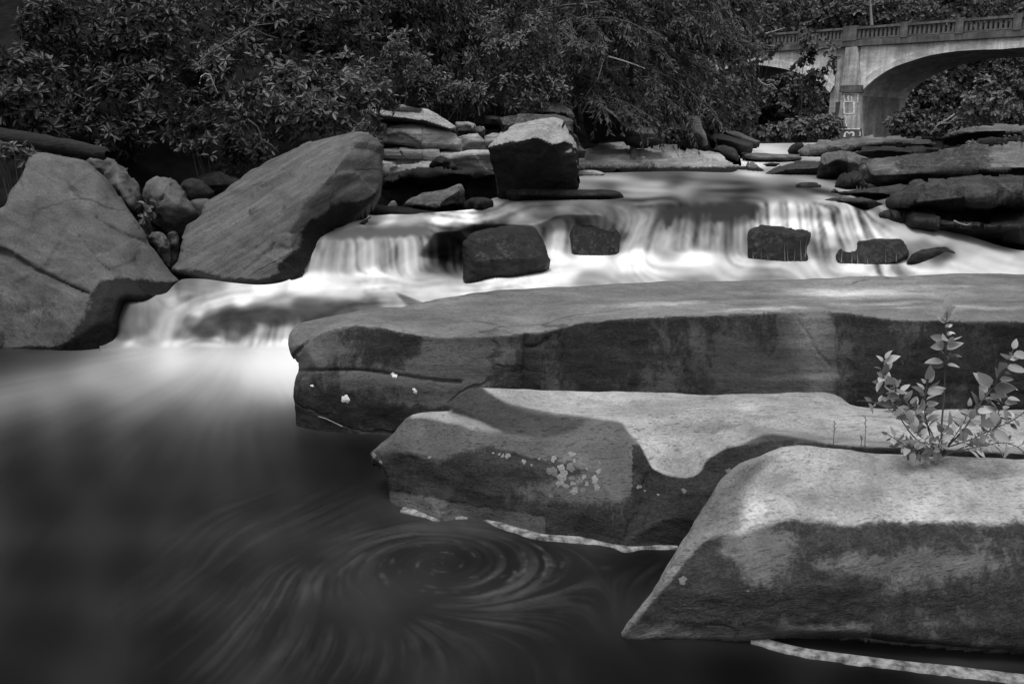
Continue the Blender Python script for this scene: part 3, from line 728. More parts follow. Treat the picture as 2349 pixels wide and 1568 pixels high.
rock("stone", "dark rounded stone under the bushes, right behind the tilted boulder foot", [(450, 420), (465, 404), (500, 398), (540, 405), (570, 420), (560, 450), (480, 450)], mat='dark', g=4, smooth=2, facet=.03, tens=.5, thick=0.5, Y=8.7, bulge=0.10, stain=0.6)
rock("stone", "little pale stone squeezed at the left foot of the tilted boulder", [(438, 462), (455, 456), (480, 458), (485, 490), (460, 510), (444, 495)], mat='left', g=4, thick=0.3, Y=7.75, bulge=0.05, stain=0.3)

# ------------------------------------------------------------------ middle distance, left of the stream
def boulder_shade(px, py, nz, V):
    return np.clip(1.25 * sstep(0.42 - nz + 0.06 * fbm(V, 6, 3, 2), 0, 0.2), 0, 1.25)  # overhang shade painted in, following the tilt of the surface
rock("boulder", "mushroom shaped boulder, light on top and black beneath, standing in mid stream",
     [(1124, 338, 8.95), (1133, 321, 9.05), (1148, 306, 9.15), (1184, 285, 9.3), (1216, 278, 9.35), (1248, 273, 9.38), (1274, 273, 9.38), (1295, 284, 9.35), (1310, 305, 9.25), (1324, 328, 9.05), (1331, 349, 9.0), (1329, 385, 9.0), (1321, 407, 9.05), (1324, 430, 9.08), (1292, 440, 9.1), (1256, 452, 9.1), (1202, 460, 9.12), (1148, 458, 9.15), (1137, 425, 9.15), (1134, 396, 9.1), (1128, 367, 9.0)],
     [[(1126, 337, 8.93), (1155, 328, 8.75), (1194, 320, 8.6), (1227, 311, 8.55), (1248, 320, 8.55), (1263, 329, 8.55), (1292, 324, 8.7), (1316, 327, 8.95)], [(1215, 295, 8.95), (1232, 304, 8.7)], [(1190, 345, 8.66), (1240, 350, 8.64), (1285, 350, 8.72)],
      [(1270, 335, 8.58), (1225, 370, 8.68)], [(1190, 400, 8.82), (1240, 400, 8.82), (1290, 400, 8.85)], [(1180, 440, 9.0), (1240, 440, 9.0)]],
     mat='shroom', g=3.5, smooth=2, facet=.02, thick=0.7, roll=10, rolld=0.10, amp=0.025, freq=4, stain=boulder_shade, wl=0.83, wh=0.1)
rock("ledge", "low wet ledge at the foot of the black mushroom boulder", [(1160, 445), (1172, 432), (1200, 428), (1260, 430), (1330, 434), (1380, 434), (1412, 437), (1428, 446), (1434, 458), (1420, 470), (1300, 472), (1180, 470)], [[(1200, 445, 8.85), (1300, 447, 8.82), (1400, 448, 8.8)]], mat='dark', g=4, thick=0.4, Y=9.0, amp=0.012, freq=6, stain=0.6, wl=0.80, wh=0.12)
rock("rock", "dark undercut rock wall between the tilted boulder and the mushroom boulder", [(868, 440), (881, 421), (903, 401), (932, 390), (982, 387), (1058, 389), (1133, 389), (1150, 395), (1160, 450), (1142, 470), (1069, 470), (932, 480), (860, 480)], [[(890, 418, 9.4), (940, 396, 9.35), (1058, 395, 9.35), (1135, 397, 9.4)], [(920, 430, 9.65), (1040, 430, 9.7), (1120, 425, 9.65)], [(1000, 450, 9.8)]], mat='dark', g=3.5, smooth=1, facet=.08, tens=.4, thick=0.8, Y=9.75, roll=3, rolld=0.04, amp=0.03, freq=3, stain=0.7, strata=0.03)
rock("rock", "smooth saddle shaped rock by the water below the dark undercut wall", [(922, 482), (942, 458), (968, 440), (1004, 436), (1025, 432), (1040, 425), (1058, 422), (1068, 436), (1067, 457), (1062, 482), (1022, 496), (950, 494)], [[(950, 470, 8.5), (1000, 455, 8.4), (1040, 445, 8.42)], (1000, 480, 8.35)], mat='mid', g=3, smooth=1, facet=.03, thick=0.4, Y=8.65, amp=0.015, freq=5, stain=0.45, wl=0.76, wh=0.08)
rock("rock", "round dark wet stone right of the saddle shaped rock", [(1062, 468), (1083, 453), (1112, 453), (1131, 461), (1130, 482), (1104, 492), (1068, 488)], [(1098, 466, 8.25)], mat='dark', g=3.5, thick=0.35, Y=8.5, bulge=0.06, stain=0.6, wl=0.76, wh=0.15)
rock("stone", "tiny pale stone at the right foot of the tilted boulder", [(885, 478), (896, 461), (906, 459), (912, 472), (908, 484), (890, 486)], mat='mid', g=3, thick=0.15, Y=8.3, bulge=0.04, stain=0.2, wl=0.76, wh=0.05)
rock("ledge", "low black wet shelf at the water edge beneath the saddle shaped rock", [(780, 496), (820, 482), (850, 472), (900, 472), (960, 482), (1025, 488), (1040, 496), (980, 506), (880, 504), (800, 508)], [[(850, 482, 8.1), (950, 490, 8.1)]], mat='dark', g=4, thick=0.4, Y=8.25, stain=0.7, wl=0.74, wh=0.15, amp=0.02)
cl = "layered rock ledges on the left bank"
def cliff(label, pts, Y, dY=0.12, cr=(), **k):
    kw = dict(mat='cliff', g=3.0, smooth=1, tens=.25, facet=.05, thick=0.9, roll=1.5, rolld=0.02, amp=0.02, freq=3.5, strata=0.03, stain=0.10, bulge=0.0, group=cl)
    kw.update(k)
    c = np.mean([p[:2] for p in pts], 0)
    return rock("ledge", label, pts, list(cr) or [(float(c[0]), float(c[1]), Y - dY)], Y=Y, **kw)
cliff("top cap slab of the layered cliff, jutting out over a dark gap", [(822, 257), (860, 249), (912, 248), (918, 242), (939, 244), (982, 251), (1004, 262), (1032, 276), (1050, 288), (1047, 306), (1018, 299), (968, 285), (921, 277), (860, 270), (829, 268)], 11.0, 0.1, [[(860, 262, 10.75), (921, 270, 10.7), (968, 276, 10.7), (1030, 296, 10.75)], [(880, 253, 11.1), (960, 256, 11.1)]])
cliff("thick rounded block of the layered cliff below its cap slab", [(860, 322), (867, 305), (921, 287), (982, 289), (1018, 298), (1043, 310), (1054, 331), (1058, 347), (1004, 339), (968, 343), (914, 336), (874, 336)], 11.0, 0.1, [[(875, 315, 10.9), (900, 300, 10.85), (960, 298, 10.8), (1020, 308, 10.85), (1050, 338, 10.9)], [(880, 328, 10.88), (960, 332, 10.8), (1045, 338, 10.88)]], cracks=[([(967, 290), (968, 320), (966, 342)], 1.5, 0.02)])
cliff("small wedge block at the upper left of the layered cliff, half behind leaves", [(838, 276), (862, 274), (921, 278), (917, 289), (896, 299), (867, 302), (850, 293)], 11.3, 0.1)
cliff("thin course of the layered cliff just below the thick block", [(870, 337), (932, 336), (1004, 341), (1060, 347), (1062, 366), (1004, 369), (932, 369), (872, 366)], 10.95, 0.12, [[(880, 343, 10.82), (960, 346, 10.76), (1050, 352, 10.82)], [(880, 360, 10.82), (960, 362, 10.76), (1050, 362, 10.82)]], cracks=[([(967, 340), (969, 366)], 1.5, 0.02)])
cliff("bottom course of the layered cliff, beside the tilted boulder", [(868, 366), (960, 368), (1010, 371), (1060, 376), (1070, 400), (960, 402), (880, 425), (866, 420)], 10.9, 0.15, [[(880, 373, 10.75), (960, 376, 10.7), (1040, 380, 10.7)], [(885, 400, 10.7), (960, 395, 10.65), (1050, 395, 10.65)]])
cliff("slanting smooth block at the right end of the layered cliff", [(990, 374), (1025, 356), (1076, 346), (1124, 344), (1136, 364), (1140, 392), (1076, 394), (1020, 388)], 10.6, 0.15, [[(1030, 362, 10.5), (1080, 352, 10.5), (1120, 350, 10.5)]], stain=0.15)
cliff("upper right step block of the layered cliff", [(1046, 282), (1076, 279), (1112, 287), (1117, 299), (1104, 307), (1048, 304)], 11.5, 0.12)
cliff("middle right step block of the layered cliff", [(1044, 316), (1076, 302), (1097, 302), (1112, 320), (1117, 341), (1086, 344), (1054, 342)], 11.35, 0.15, stain=0.1)
cliff("narrow block between the layered cliff and the mushroom boulder", [(1108, 312), (1130, 302), (1150, 305), (1150, 342), (1120, 342)], 11.3, 0.1, stain=0.3)
rock("stone", "jagged black stone lying on the slanting cliff block", [(982, 381), (993, 364), (1011, 356), (1032, 367), (1045, 386), (1011, 390)], [(1012, 372, 10.0)], mat='moss', g=3, thick=0.3, Y=10.2, amp=0.03, freq=6)
cliff("squared grey block in the shade behind the mushroom boulder", [(1225, 260), (1234, 238), (1270, 237), (1306, 254), (1312, 268), (1270, 266)], 13.0, 0.2, [[(1230, 258, 12.8), (1270, 258, 12.7), (1306, 264, 12.8)]], mat='mid', stain=0.4)
cliff("long shaded step behind the mushroom boulder", [(1145, 269), (1200, 264), (1274, 266), (1312, 277), (1332, 325), (1345, 350), (1250, 350), (1150, 330)], 12.6, 0.2, [[(1150, 285, 12.5), (1274, 280, 12.4), (1315, 300, 12.4)]], mat='mid', stain=0.55)
cliff("small shaded block left of the long step", [(1110, 263), (1133, 260), (1153, 266), (1153, 288), (1112, 284)], 12.9, 0.1, mat='mid', stain=0.6)
rock("ledge", "long leaning plate of rock with a black hollow under it, propped on the left bank", [(1340, 232, 14.4), (1371, 222, 14.6), (1396, 234, 14.6), (1428, 259, 14.5), (1447, 281, 14.4), (1460, 300, 14.2), (1454, 314, 14.2), (1428, 311, 14.3), (1390, 316, 14.8), (1352, 318, 14.9), (1340, 285, 14.9)], [[(1345, 243, 14.1), (1372, 240, 13.9), (1405, 262, 13.8), (1440, 297, 13.9)], [(1370, 270, 14.6), (1400, 290, 14.6)]], mat='mid', g=4, smooth=1, thick=0.8, roll=3, rolld=0.03, amp=0.03, freq=3, stain=lambda px, py, nz, V: np.where(nz > 0.1, 0.3, 0.8))  # downward faces of the plate painted darker as shade
rock("rock", "rounded rock at the foot of the leaning plate", [(1430, 312), (1440, 298), (1456, 292), (1490, 291), (1508, 298), (1528, 310), (1522, 320), (1490, 328), (1470, 332), (1436, 324)], [[(1450, 305, 14.2), (1495, 305, 14.1)]], mat='mid', g=3.5, thick=0.7, Y=14.5, bulge=0.05, amp=0.03, freq=3, stain=0.35)
rock("ledge", "broad flat ledge sloping to the water right of the mushroom boulder", [(1310, 350, 13.9), (1330, 345, 14.4), (1364, 329, 15.4), (1418, 327, 15.6), (1472, 329, 15.6), (1508, 345, 15.2), (1540, 360, 14.8), (1545, 384, 14.2), (1510, 396, 14.0), (1400, 398, 13.8), (1310, 394, 13.8)], [[(1330, 366, 13.9), (1420, 364, 13.95), (1470, 362, 14.1), (1520, 378, 14.2)], [(1380, 340, 14.9), (1450, 338, 15.0)]], mat='cliff', g=3.2, smooth=1, facet=.09, tens=.5, thick=0.8, roll=2, rolld=0.03, amp=0.025, freq=2.5, stain=lambda px, py, nz, V: np.clip(0.1 + 0.55 * sstep(py, 366, 385), 0, 1), wl=0.84, wh=0.12, cracks=[([(1330, 365), (1420, 364), (1470, 366), (1520, 385)], 2, 0.05)])
rock("ledge", "humped pale ledge further right along the left waterline, ending in a point", [(1490, 350, 15.2), (1503, 334, 16.2), (1539, 337, 16.4), (1593, 346, 16.2), (1647, 360, 15.6), (1683, 371, 15), (1719, 382, 14.4), (1755, 396, 13.7), (1683, 400, 13.7), (1575, 399, 13.8), (1495, 397, 13.9)], [[(1500, 372, 14.2), (1560, 366, 14.3), (1610, 372, 14.2), (1660, 386, 14)], [(1550, 352, 15), (1600, 357, 15)]], mat='cliff', g=3.2, smooth=1, facet=.09, tens=.5, thick=0.8, roll=2, rolld=0.03, amp=0.03, freq=2.5, stain=lambda px, py, nz, V: np.clip(0.15 + 0.5 * sstep(py, 375, 390), 0, 1), wl=0.84, wh=0.12)
rock("ledge", "thin tongue of pale rock at the waterline by the mushroom boulder", [(1318, 398), (1330, 391), (1364, 391), (1387, 398), (1378, 406), (1322, 407)], mat='cliff', g=3, thick=0.4, Y=12.8, stain=0.1, wl=0.83, wh=0.04)
rock("rock", "slanting brown grey rock left of the far rapids", [(1626, 318), (1634, 308), (1658, 306), (1691, 317), (1727, 328), (1727, 343), (1709, 352), (1676, 342), (1632, 330)], [[(1640, 316, 18.7), (1690, 326, 18.6), (1722, 336, 18.7)]], mat='dark', g=3.2, thick=0.9, Y=19, bulge=0.1, amp=0.04, freq=2, stain=0.3)
rock("rock", "far slanting rock plate on the bank above the rapids", [(1655, 302), (1664, 298), (1705, 306), (1745, 324), (1735, 332), (1690, 322)], mat='mid', g=3.2, thick=0.9, Y=21, bulge=0.1, amp=0.04, freq=2, stain=0.4)
rock("rock", "round topped dark rock below the slanting rock by the rapids", [(1636, 345), (1645, 336), (1664, 335), (1685, 342), (1695, 360), (1690, 372), (1660, 368)], mat='dark', g=3.2, thick=0.8, Y=17, bulge=0.2, amp=0.03, freq=2, stain=0.4)
rock("rock", "flat wet rock with water sliding past in the far rapids", [(1706, 357), (1727, 351), (1791, 354), (1831, 355), (1840, 365), (1809, 371), (1773, 375), (1734, 371)], [[(1730, 360, 16.8), (1800, 361, 16.8)]], mat='mid', g=3.2, thick=0.8, Y=17.2, bulge=0.05, stain=0.3, wl=0.84, wh=0.08)
rock("stone", "small black rock in the white water of the far rapids", [(1750, 377), (1770, 373), (1790, 376), (1772, 382)], mat='dark', g=3, thick=0.3, Y=15.2, stain=0.7)
rock("stone", "small dark rock in the gap left of the far rapids", [(1700, 350), (1716, 350), (1728, 362), (1722, 376), (1704, 368)], mat='dark', g=3, thick=0.4, Y=17.6, stain=0.7)

# ------------------------------------------------------------------ right bank
rb = dict(g=3.4, smooth=1, amp=0.03, freq=3, tens=.5, facet=.07)
rock("ledge", "long thin slab in front of the bridge pier", [(1830, 347, 20), (1840, 336, 20.2), (1881, 324, 20.6), (1935, 319, 21), (2007, 313, 21.4), (2079, 314, 21.4), (2133, 320, 21), (2143, 335, 20.3), (2079, 340, 20.1), (2007, 336, 20), (1935, 346, 19.8), (1899, 352, 19.8), (1845, 360, 19.8)], [[(1842, 342, 19.9), (1881, 335, 19.85), (1935, 327, 19.9), (2007, 322, 20), (2079, 325, 20), (2135, 328, 20.1)]], mat='mid', thick=1.2, roll=3, rolld=0.05, stain=lambda px, py, nz, V: np.clip(0.2 + 0.5 * sstep(py - (350 - 0.12 * (px - 1835)), -10, 5), 0, 1), **rb)
rock("stone", "small black stone at the left tip of the long slab by the pier", [(1809, 348), (1815, 336), (1828, 329), (1842, 331), (1840, 345), (1826, 352)], mat='dark', Y=20.6, thick=0.5, bulge=0.08, stain=0.7, **rb)
rock("ledge", "angular slab under the bright sapling on the right bank", [(2160, 322), (2173, 306), (2205, 295), (2259, 286), (2339, 285), (2480, 285), (2480, 330), (2339, 326), (2259, 318), (2187, 328)], [[(2170, 312, 17.8), (2205, 305, 17.6), (2262, 300, 17.4), (2339, 300, 17.3)]], mat='mid', Y=18.2, thick=1.5, roll=4, rolld=0.1, stain=lambda px, py, nz, V: np.clip(0.4 + 0.4 * sstep(py, 300, 312) - 0.3 * (px > 2262), 0, 1), **rb)
rock("rock", "dark shaded rock mass behind the big right bank boulders", [(1955, 350), (1979, 338), (2025, 336), (2115, 338), (2187, 335), (2260, 322), (2349, 316), (2480, 316), (2480, 400), (2100, 405), (1965, 385)], [[(1975, 346, 14.2), (2030, 341, 14.1), (2100, 347, 14.1)]], mat='dark', Y=14.6, thick=1.2, roll=5, rolld=0.1, stain=0.65, **rb)
rock("rock", "wedge shaped dark rock pointing left into the upper pool", [(1743, 406), (1777, 385), (1809, 371), (1845, 366), (1885, 366), (1890, 396), (1884, 415), (1791, 412)], [[(1760, 400, 13), (1810, 388, 12.8), (1880, 385, 12.7)]], Y=13.1, thick=0.8, mat='dark', roll=4, rolld=0.06, stain=0.35, wl=0.83, wh=0.05, **rb)
rock("boulder", "brown topped boulder with a black front above the upper pool, right of the wedge rock", [(1873, 394), (1880, 378), (1885, 356), (1921, 347), (1946, 346), (1982, 355), (2002, 361), (1990, 375), (1968, 387), (1940, 411), (1874, 414)], [[(1885, 378, 11.7), (1915, 366, 11.5), (1930, 352, 11.8), (1950, 372, 11.55), (1972, 380, 11.8)], (1905, 395, 11.65)], Y=12.1, thick=0.8, mat='mid', roll=5, rolld=0.08, stain=lambda px, py, nz, V: np.clip(0.25 + 0.7 * sstep(py - (360 + (1920 - px) * 0.35), 0, 12) * (px < 1945), 0, 1), wl=0.83, wh=0.05, **rb)
rock("boulder", "long rounded boulder along the right bank with pale blotches on its nose", [(1966, 389), (1982, 367), (2007, 359), (2079, 355), (2133, 351), (2187, 342), (2223, 336), (2277, 330), (2339, 334), (2490, 338), (2500, 430), (2339, 425), (2115, 436), (2065, 440), (2007, 440), (1975, 428), (1967, 407)], [[(1985, 376, 10.75), (2060, 366, 10.6), (2140, 360, 10.5), (2223, 346, 10.5), (2339, 346, 10.4)], [(2000, 405, 10.55), (2100, 400, 10.35), (2250, 390, 10.2), (2400, 385, 10.1)]], Y=11.1, thick=1.2, mat='mid', roll=12, rolld=0.2, stain=lambda px, py, nz, V: np.clip(0.62 - 0.45 * gauss(px, py, 2020, 385, 45, 22) - 0.3 * sstep(px, 2260, 2290), 0, 1), **rb)
rock("rock", "two lobed dark rock at the nose of the long rounded boulder", [(1918, 434), (1925, 410), (1946, 397), (1971, 390), (1985, 425), (2010, 435), (1966, 444), (1928, 444)], [(1945, 415, 10.1), (1972, 415, 10.05)], Y=10.4, thick=0.6, mat='dark', roll=8, rolld=0.08, stain=0.55, wl=0.82, wh=0.06, **rb)
rock("ledge", "flat dark tongue of rock below the two lobed rock", [(1910, 449), (1928, 437), (1971, 433), (2065, 432), (2110, 436), (2080, 475), (2030, 470), (1970, 457)], [[(1930, 442, 9.35), (2000, 440, 9.2), (2070, 445, 9.1)]], Y=9.6, thick=0.7, mat='dark', roll=4, rolld=0.05, stain=0.35, wl=0.82, wh=0.05, **rb)
rock("boulder", "broad dark boulder at the right edge, lowest of the right bank", [(2030, 486), (2043, 457), (2076, 432), (2101, 419), (2133, 413), (2223, 411), (2339, 406), (2490, 404), (2500, 512), (2339, 508), (2223, 506), (2133, 500), (2061, 498)], [[(2050, 465, 8.2), (2085, 438, 8.15), (2140, 421, 8.1), (2230, 418, 8.05), (2339, 412, 8.0)], [(2080, 468, 7.98), (2200, 455, 7.85), (2340, 450, 7.8)]], Y=8.55, thick=1.2, mat='dark', roll=10, rolld=0.14, stain=0.45, **rb)
rock("rock", "smooth dark mound beside the top of the main waterfall on the right", [(1880, 460), (1917, 453), (1971, 449), (2000, 451), (2025, 460), (2036, 473), (2030, 490), (1989, 498), (1953, 486), (1917, 470)], [[(1930, 461, 8.5), (1990, 462, 8.35)]], Y=8.65, thick=0.6, mat='dark', roll=8, rolld=0.08, stain=0.4, wl=0.79, wh=0.04, **rb)
rock("ledge", "black wet base ledge under the broad dark boulder at the right edge", [(2025, 498), (2079, 490), (2187, 497), (2339, 500), (2500, 500), (2510, 640), (2339, 605), (2295, 590), (2223, 560), (2151, 535), (2070, 522)], [[(2100, 510, 7.85), (2200, 515, 7.75), (2339, 520, 7.65)]], Y=8.1, thick=0.8, mat='moss', roll=5, rolld=0.06, stain=0.9, **rb)
rock("stone", "small wet stone breaking the surface of the upper pool on the right", [(1828, 428), (1840, 422), (1868, 420), (1886, 424), (1888, 436), (1850, 440)], Y=10.4, thick=0.3, mat='moss', bulge=0.05, **rb)

# ------------------------------------------------------------------ rocks in the falls
ms = dict(mat='moss', g=2.6, smooth=3, amp=0.020, freq=6)
rock("boulder", "black mossy block right of the left waterfall", [(1064, 556, 6.85), (1082, 534, 6.95), (1126, 520, 7.15), (1180, 516, 7.2), (1219, 521, 7.15), (1238, 541, 7.0), (1250, 570, 6.9), (1261, 599, 6.84), (1252, 618, 6.8), (1198, 638, 6.74), (1126, 648, 6.7), (1066, 646, 6.7)], [[(1085, 550, 6.78), (1140, 540, 6.82), (1195, 537, 6.86), (1228, 557, 6.84)], [(1090, 600, 6.60), (1170, 590, 6.6), (1225, 592, 6.68)], [(1090, 630, 6.62), (1180, 625, 6.62)]], thick=0.5, roll=8, rolld=0.06, **ms)
rock("rock", "mossy stub between the small middle fall and the main fall", [(1311, 524, 7.85), (1342, 513, 7.95), (1396, 509, 8.0), (1418, 516, 7.95), (1422, 550, 7.70), (1416, 586, 7.62), (1342, 588, 7.62), (1313, 580, 7.66)], [[(1325, 530, 7.76), (1370, 524, 7.76), (1410, 526, 7.74)], (1365, 560, 7.66)], thick=0.4, roll=4, rolld=0.03, **ms)
rock("rock", "mossy overhanging rock in the middle of the main fall, draped in trickles", [(1718, 600, 7.52), (1714, 560, 7.6), (1717, 531, 7.72), (1734, 519, 7.78), (1773, 517, 7.8), (1809, 519, 7.8), (1849, 525, 7.75), (1862, 536, 7.68), (1856, 565, 7.6), (1848, 606, 7.5), (1780, 610, 7.48)], [[(1728, 533, 7.66), (1780, 528, 7.66), (1845, 540, 7.63)], [(1735, 565, 7.58), (1780, 565, 7.56), (1835, 568, 7.57)]], thick=0.4, roll=4, rolld=0.03, **ms)
rock("rock", "mossy stone with short trickles at the right foot of the main fall", [(1918, 580, 7.55), (1930, 565, 7.6), (1971, 552, 7.68), (2007, 547, 7.7), (2065, 548, 7.68), (2080, 562, 7.6), (2080, 588, 7.5), (2043, 605, 7.42), (1928, 606, 7.44)], [[(1945, 570, 7.62), (2015, 560, 7.62), (2066, 564, 7.60)], [(1950, 588, 7.53), (2010, 585, 7.5), (2062, 586, 7.5)]], thick=0.35, roll=4, rolld=0.03, **ms)
rock("rock", "dark half drowned stone in the right hand chute", [(2080, 604), (2097, 577), (2133, 567), (2169, 567), (2198, 586), (2212, 608), (2150, 612)], Y=7.42, thick=0.3, bulge=0.05, **ms)
# ------------------------------------------------------------------ water
def idw(ctrl, px, py, p=3.2, ncol=1, ysc=1.6):
    c = np.array(ctrl, float)
    num = np.zeros((len(px), ncol)); den = np.zeros(len(px))
    for r in c:
        d2 = (px - r[0]) ** 2 + ((py - r[1]) * ysc) ** 2 + 25.0
        w = d2 ** (-p / 2)
        num += w[:, None] * r[2:2 + ncol]
        den += w
    return num / den[:, None]
def lic(vx, vy, noise, steps, h=1.0):
    ny, nx = noise.shape
    acc = noise.copy(); cnt = 1
    yy0, xx0 = np.mgrid[0:ny, 0:nx].astype(float)
    for sgn in (1, -1):
        xx, yy = xx0.copy(), yy0.copy()
        for k in range(steps):
            i = np.clip(yy.round().astype(int), 0, ny - 1); j = np.clip(xx.round().astype(int), 0, nx - 1)
            xx += sgn * h * vx[i, j]; yy += sgn * h * vy[i, j]
            i = np.clip(yy.round().astype(int), 0, ny - 1); j = np.clip(xx.round().astype(int), 0, nx - 1)
            acc += noise[i, j]; cnt += 1
    a = acc / cnt
    a = (a - a.mean()) / (a.std() + 1e-9)
    return a
def bil(A, fx, fy):
    ny, nx = A.shape
    fx = np.clip(fx, 0, nx - 1.001); fy = np.clip(fy, 0, ny - 1.001)
    i, j = fy.astype(int), fx.astype(int)
    a, b = fy - i, fx - j
    return A[i, j] * (1 - a) * (1 - b) + A[i, j + 1] * (1 - a) * b + A[i + 1, j] * a * (1 - b) + A[i + 1, j + 1] * a * b
def blur(A, n):
    for _ in range(n):
        B = np.pad(A, 1, mode='edge')
        A = (B[1:-1, 1:-1] * 4 + B[:-2, 1:-1] * 2 + B[2:, 1:-1] * 2 + B[1:-1, :-2] * 2 + B[1:-1, 2:] * 2 + B[:-2, :-2] + B[2:, 2:] + B[:-2, 2:] + B[2:, :-2]) / 16
    return A

FLOW = [(1500, 410, 1, 0), (1800, 410, 1, .02), (1400, 440, 1, .05), (1700, 445, 1, -.05), (1250, 480, 1, -.12), (1500, 465, 1, -.15), (1900, 455, 1, .1), (1760, 340, 1, .15), (1740, 385, 1, .1), (1650, 430, 1, 0),
        (1440, 540, -.45, 1), (1420, 565, -.5, 1), (1500, 530, -.4, 1), (1560, 540, -.22, 1), (1640, 540, -.08, 1), (1720, 540, 0, 1), (1780, 495, 0, 1), (1850, 495, .08, 1), (1920, 500, .18, 1), (1965, 520, .35, 1), (1900, 560, .25, 1), (1870, 560, .15, 1), (1950, 560, .4, 1), (1700, 500, -.02, 1), (1600, 500, -.12, 1), (1520, 500, -.4, 1),
        (1930, 590, .05, 1), (2000, 590, 0, 1), (1280, 550, -.15, 1), (1310, 555, -.1, 1),
        (720, 590, -.3, 1), (760, 590, -.12, 1), (850, 585, 0, 1), (930, 585, .02, 1), (1000, 585, .05, 1), (1060, 590, .05, 1), (800, 515, 1, .05), (920, 505, 1, .05), (1050, 505, 1, .1), (740, 560, -.4, 1), (1120, 505, 1, -.25), (1170, 475, 1, -.5),
        (1350, 595, 1, .05), (1550, 600, 1, .02), (1750, 615, 1, 0), (1950, 618, 1, 0), (2150, 618, 1, .02), (1300, 625, 1, -.12), (1150, 645, 1, -.2), (1000, 655, 1, -.15), (850, 655, 1, -.15), (700, 665, 1, -.25), (600, 685, 1, -.3), (500, 690, 1, -.3), (430, 700, .9, -.5), (800, 695, 1, -.1), (600, 720, 1, -.15), (500, 735, 1, -.35), (430, 745, .5, -1), (395, 740, .3, -1), (370, 775, .2, -1), (320, 735, .05, 1), (350, 720, 0, 1), (600, 770, -.3, 1), (540, 770, -.35, 1), (660, 762, -.25, 1), (470, 775, 1, 0), (450, 655, 1, .1), (560, 668, 1, -.1),
        (2030, 505, .8, .45), (2080, 535, .8, .35), (2160, 550, .8, .35), (2250, 585, .8, .35), (2150, 590, .6, .5), (2330, 600, 1, .2)]
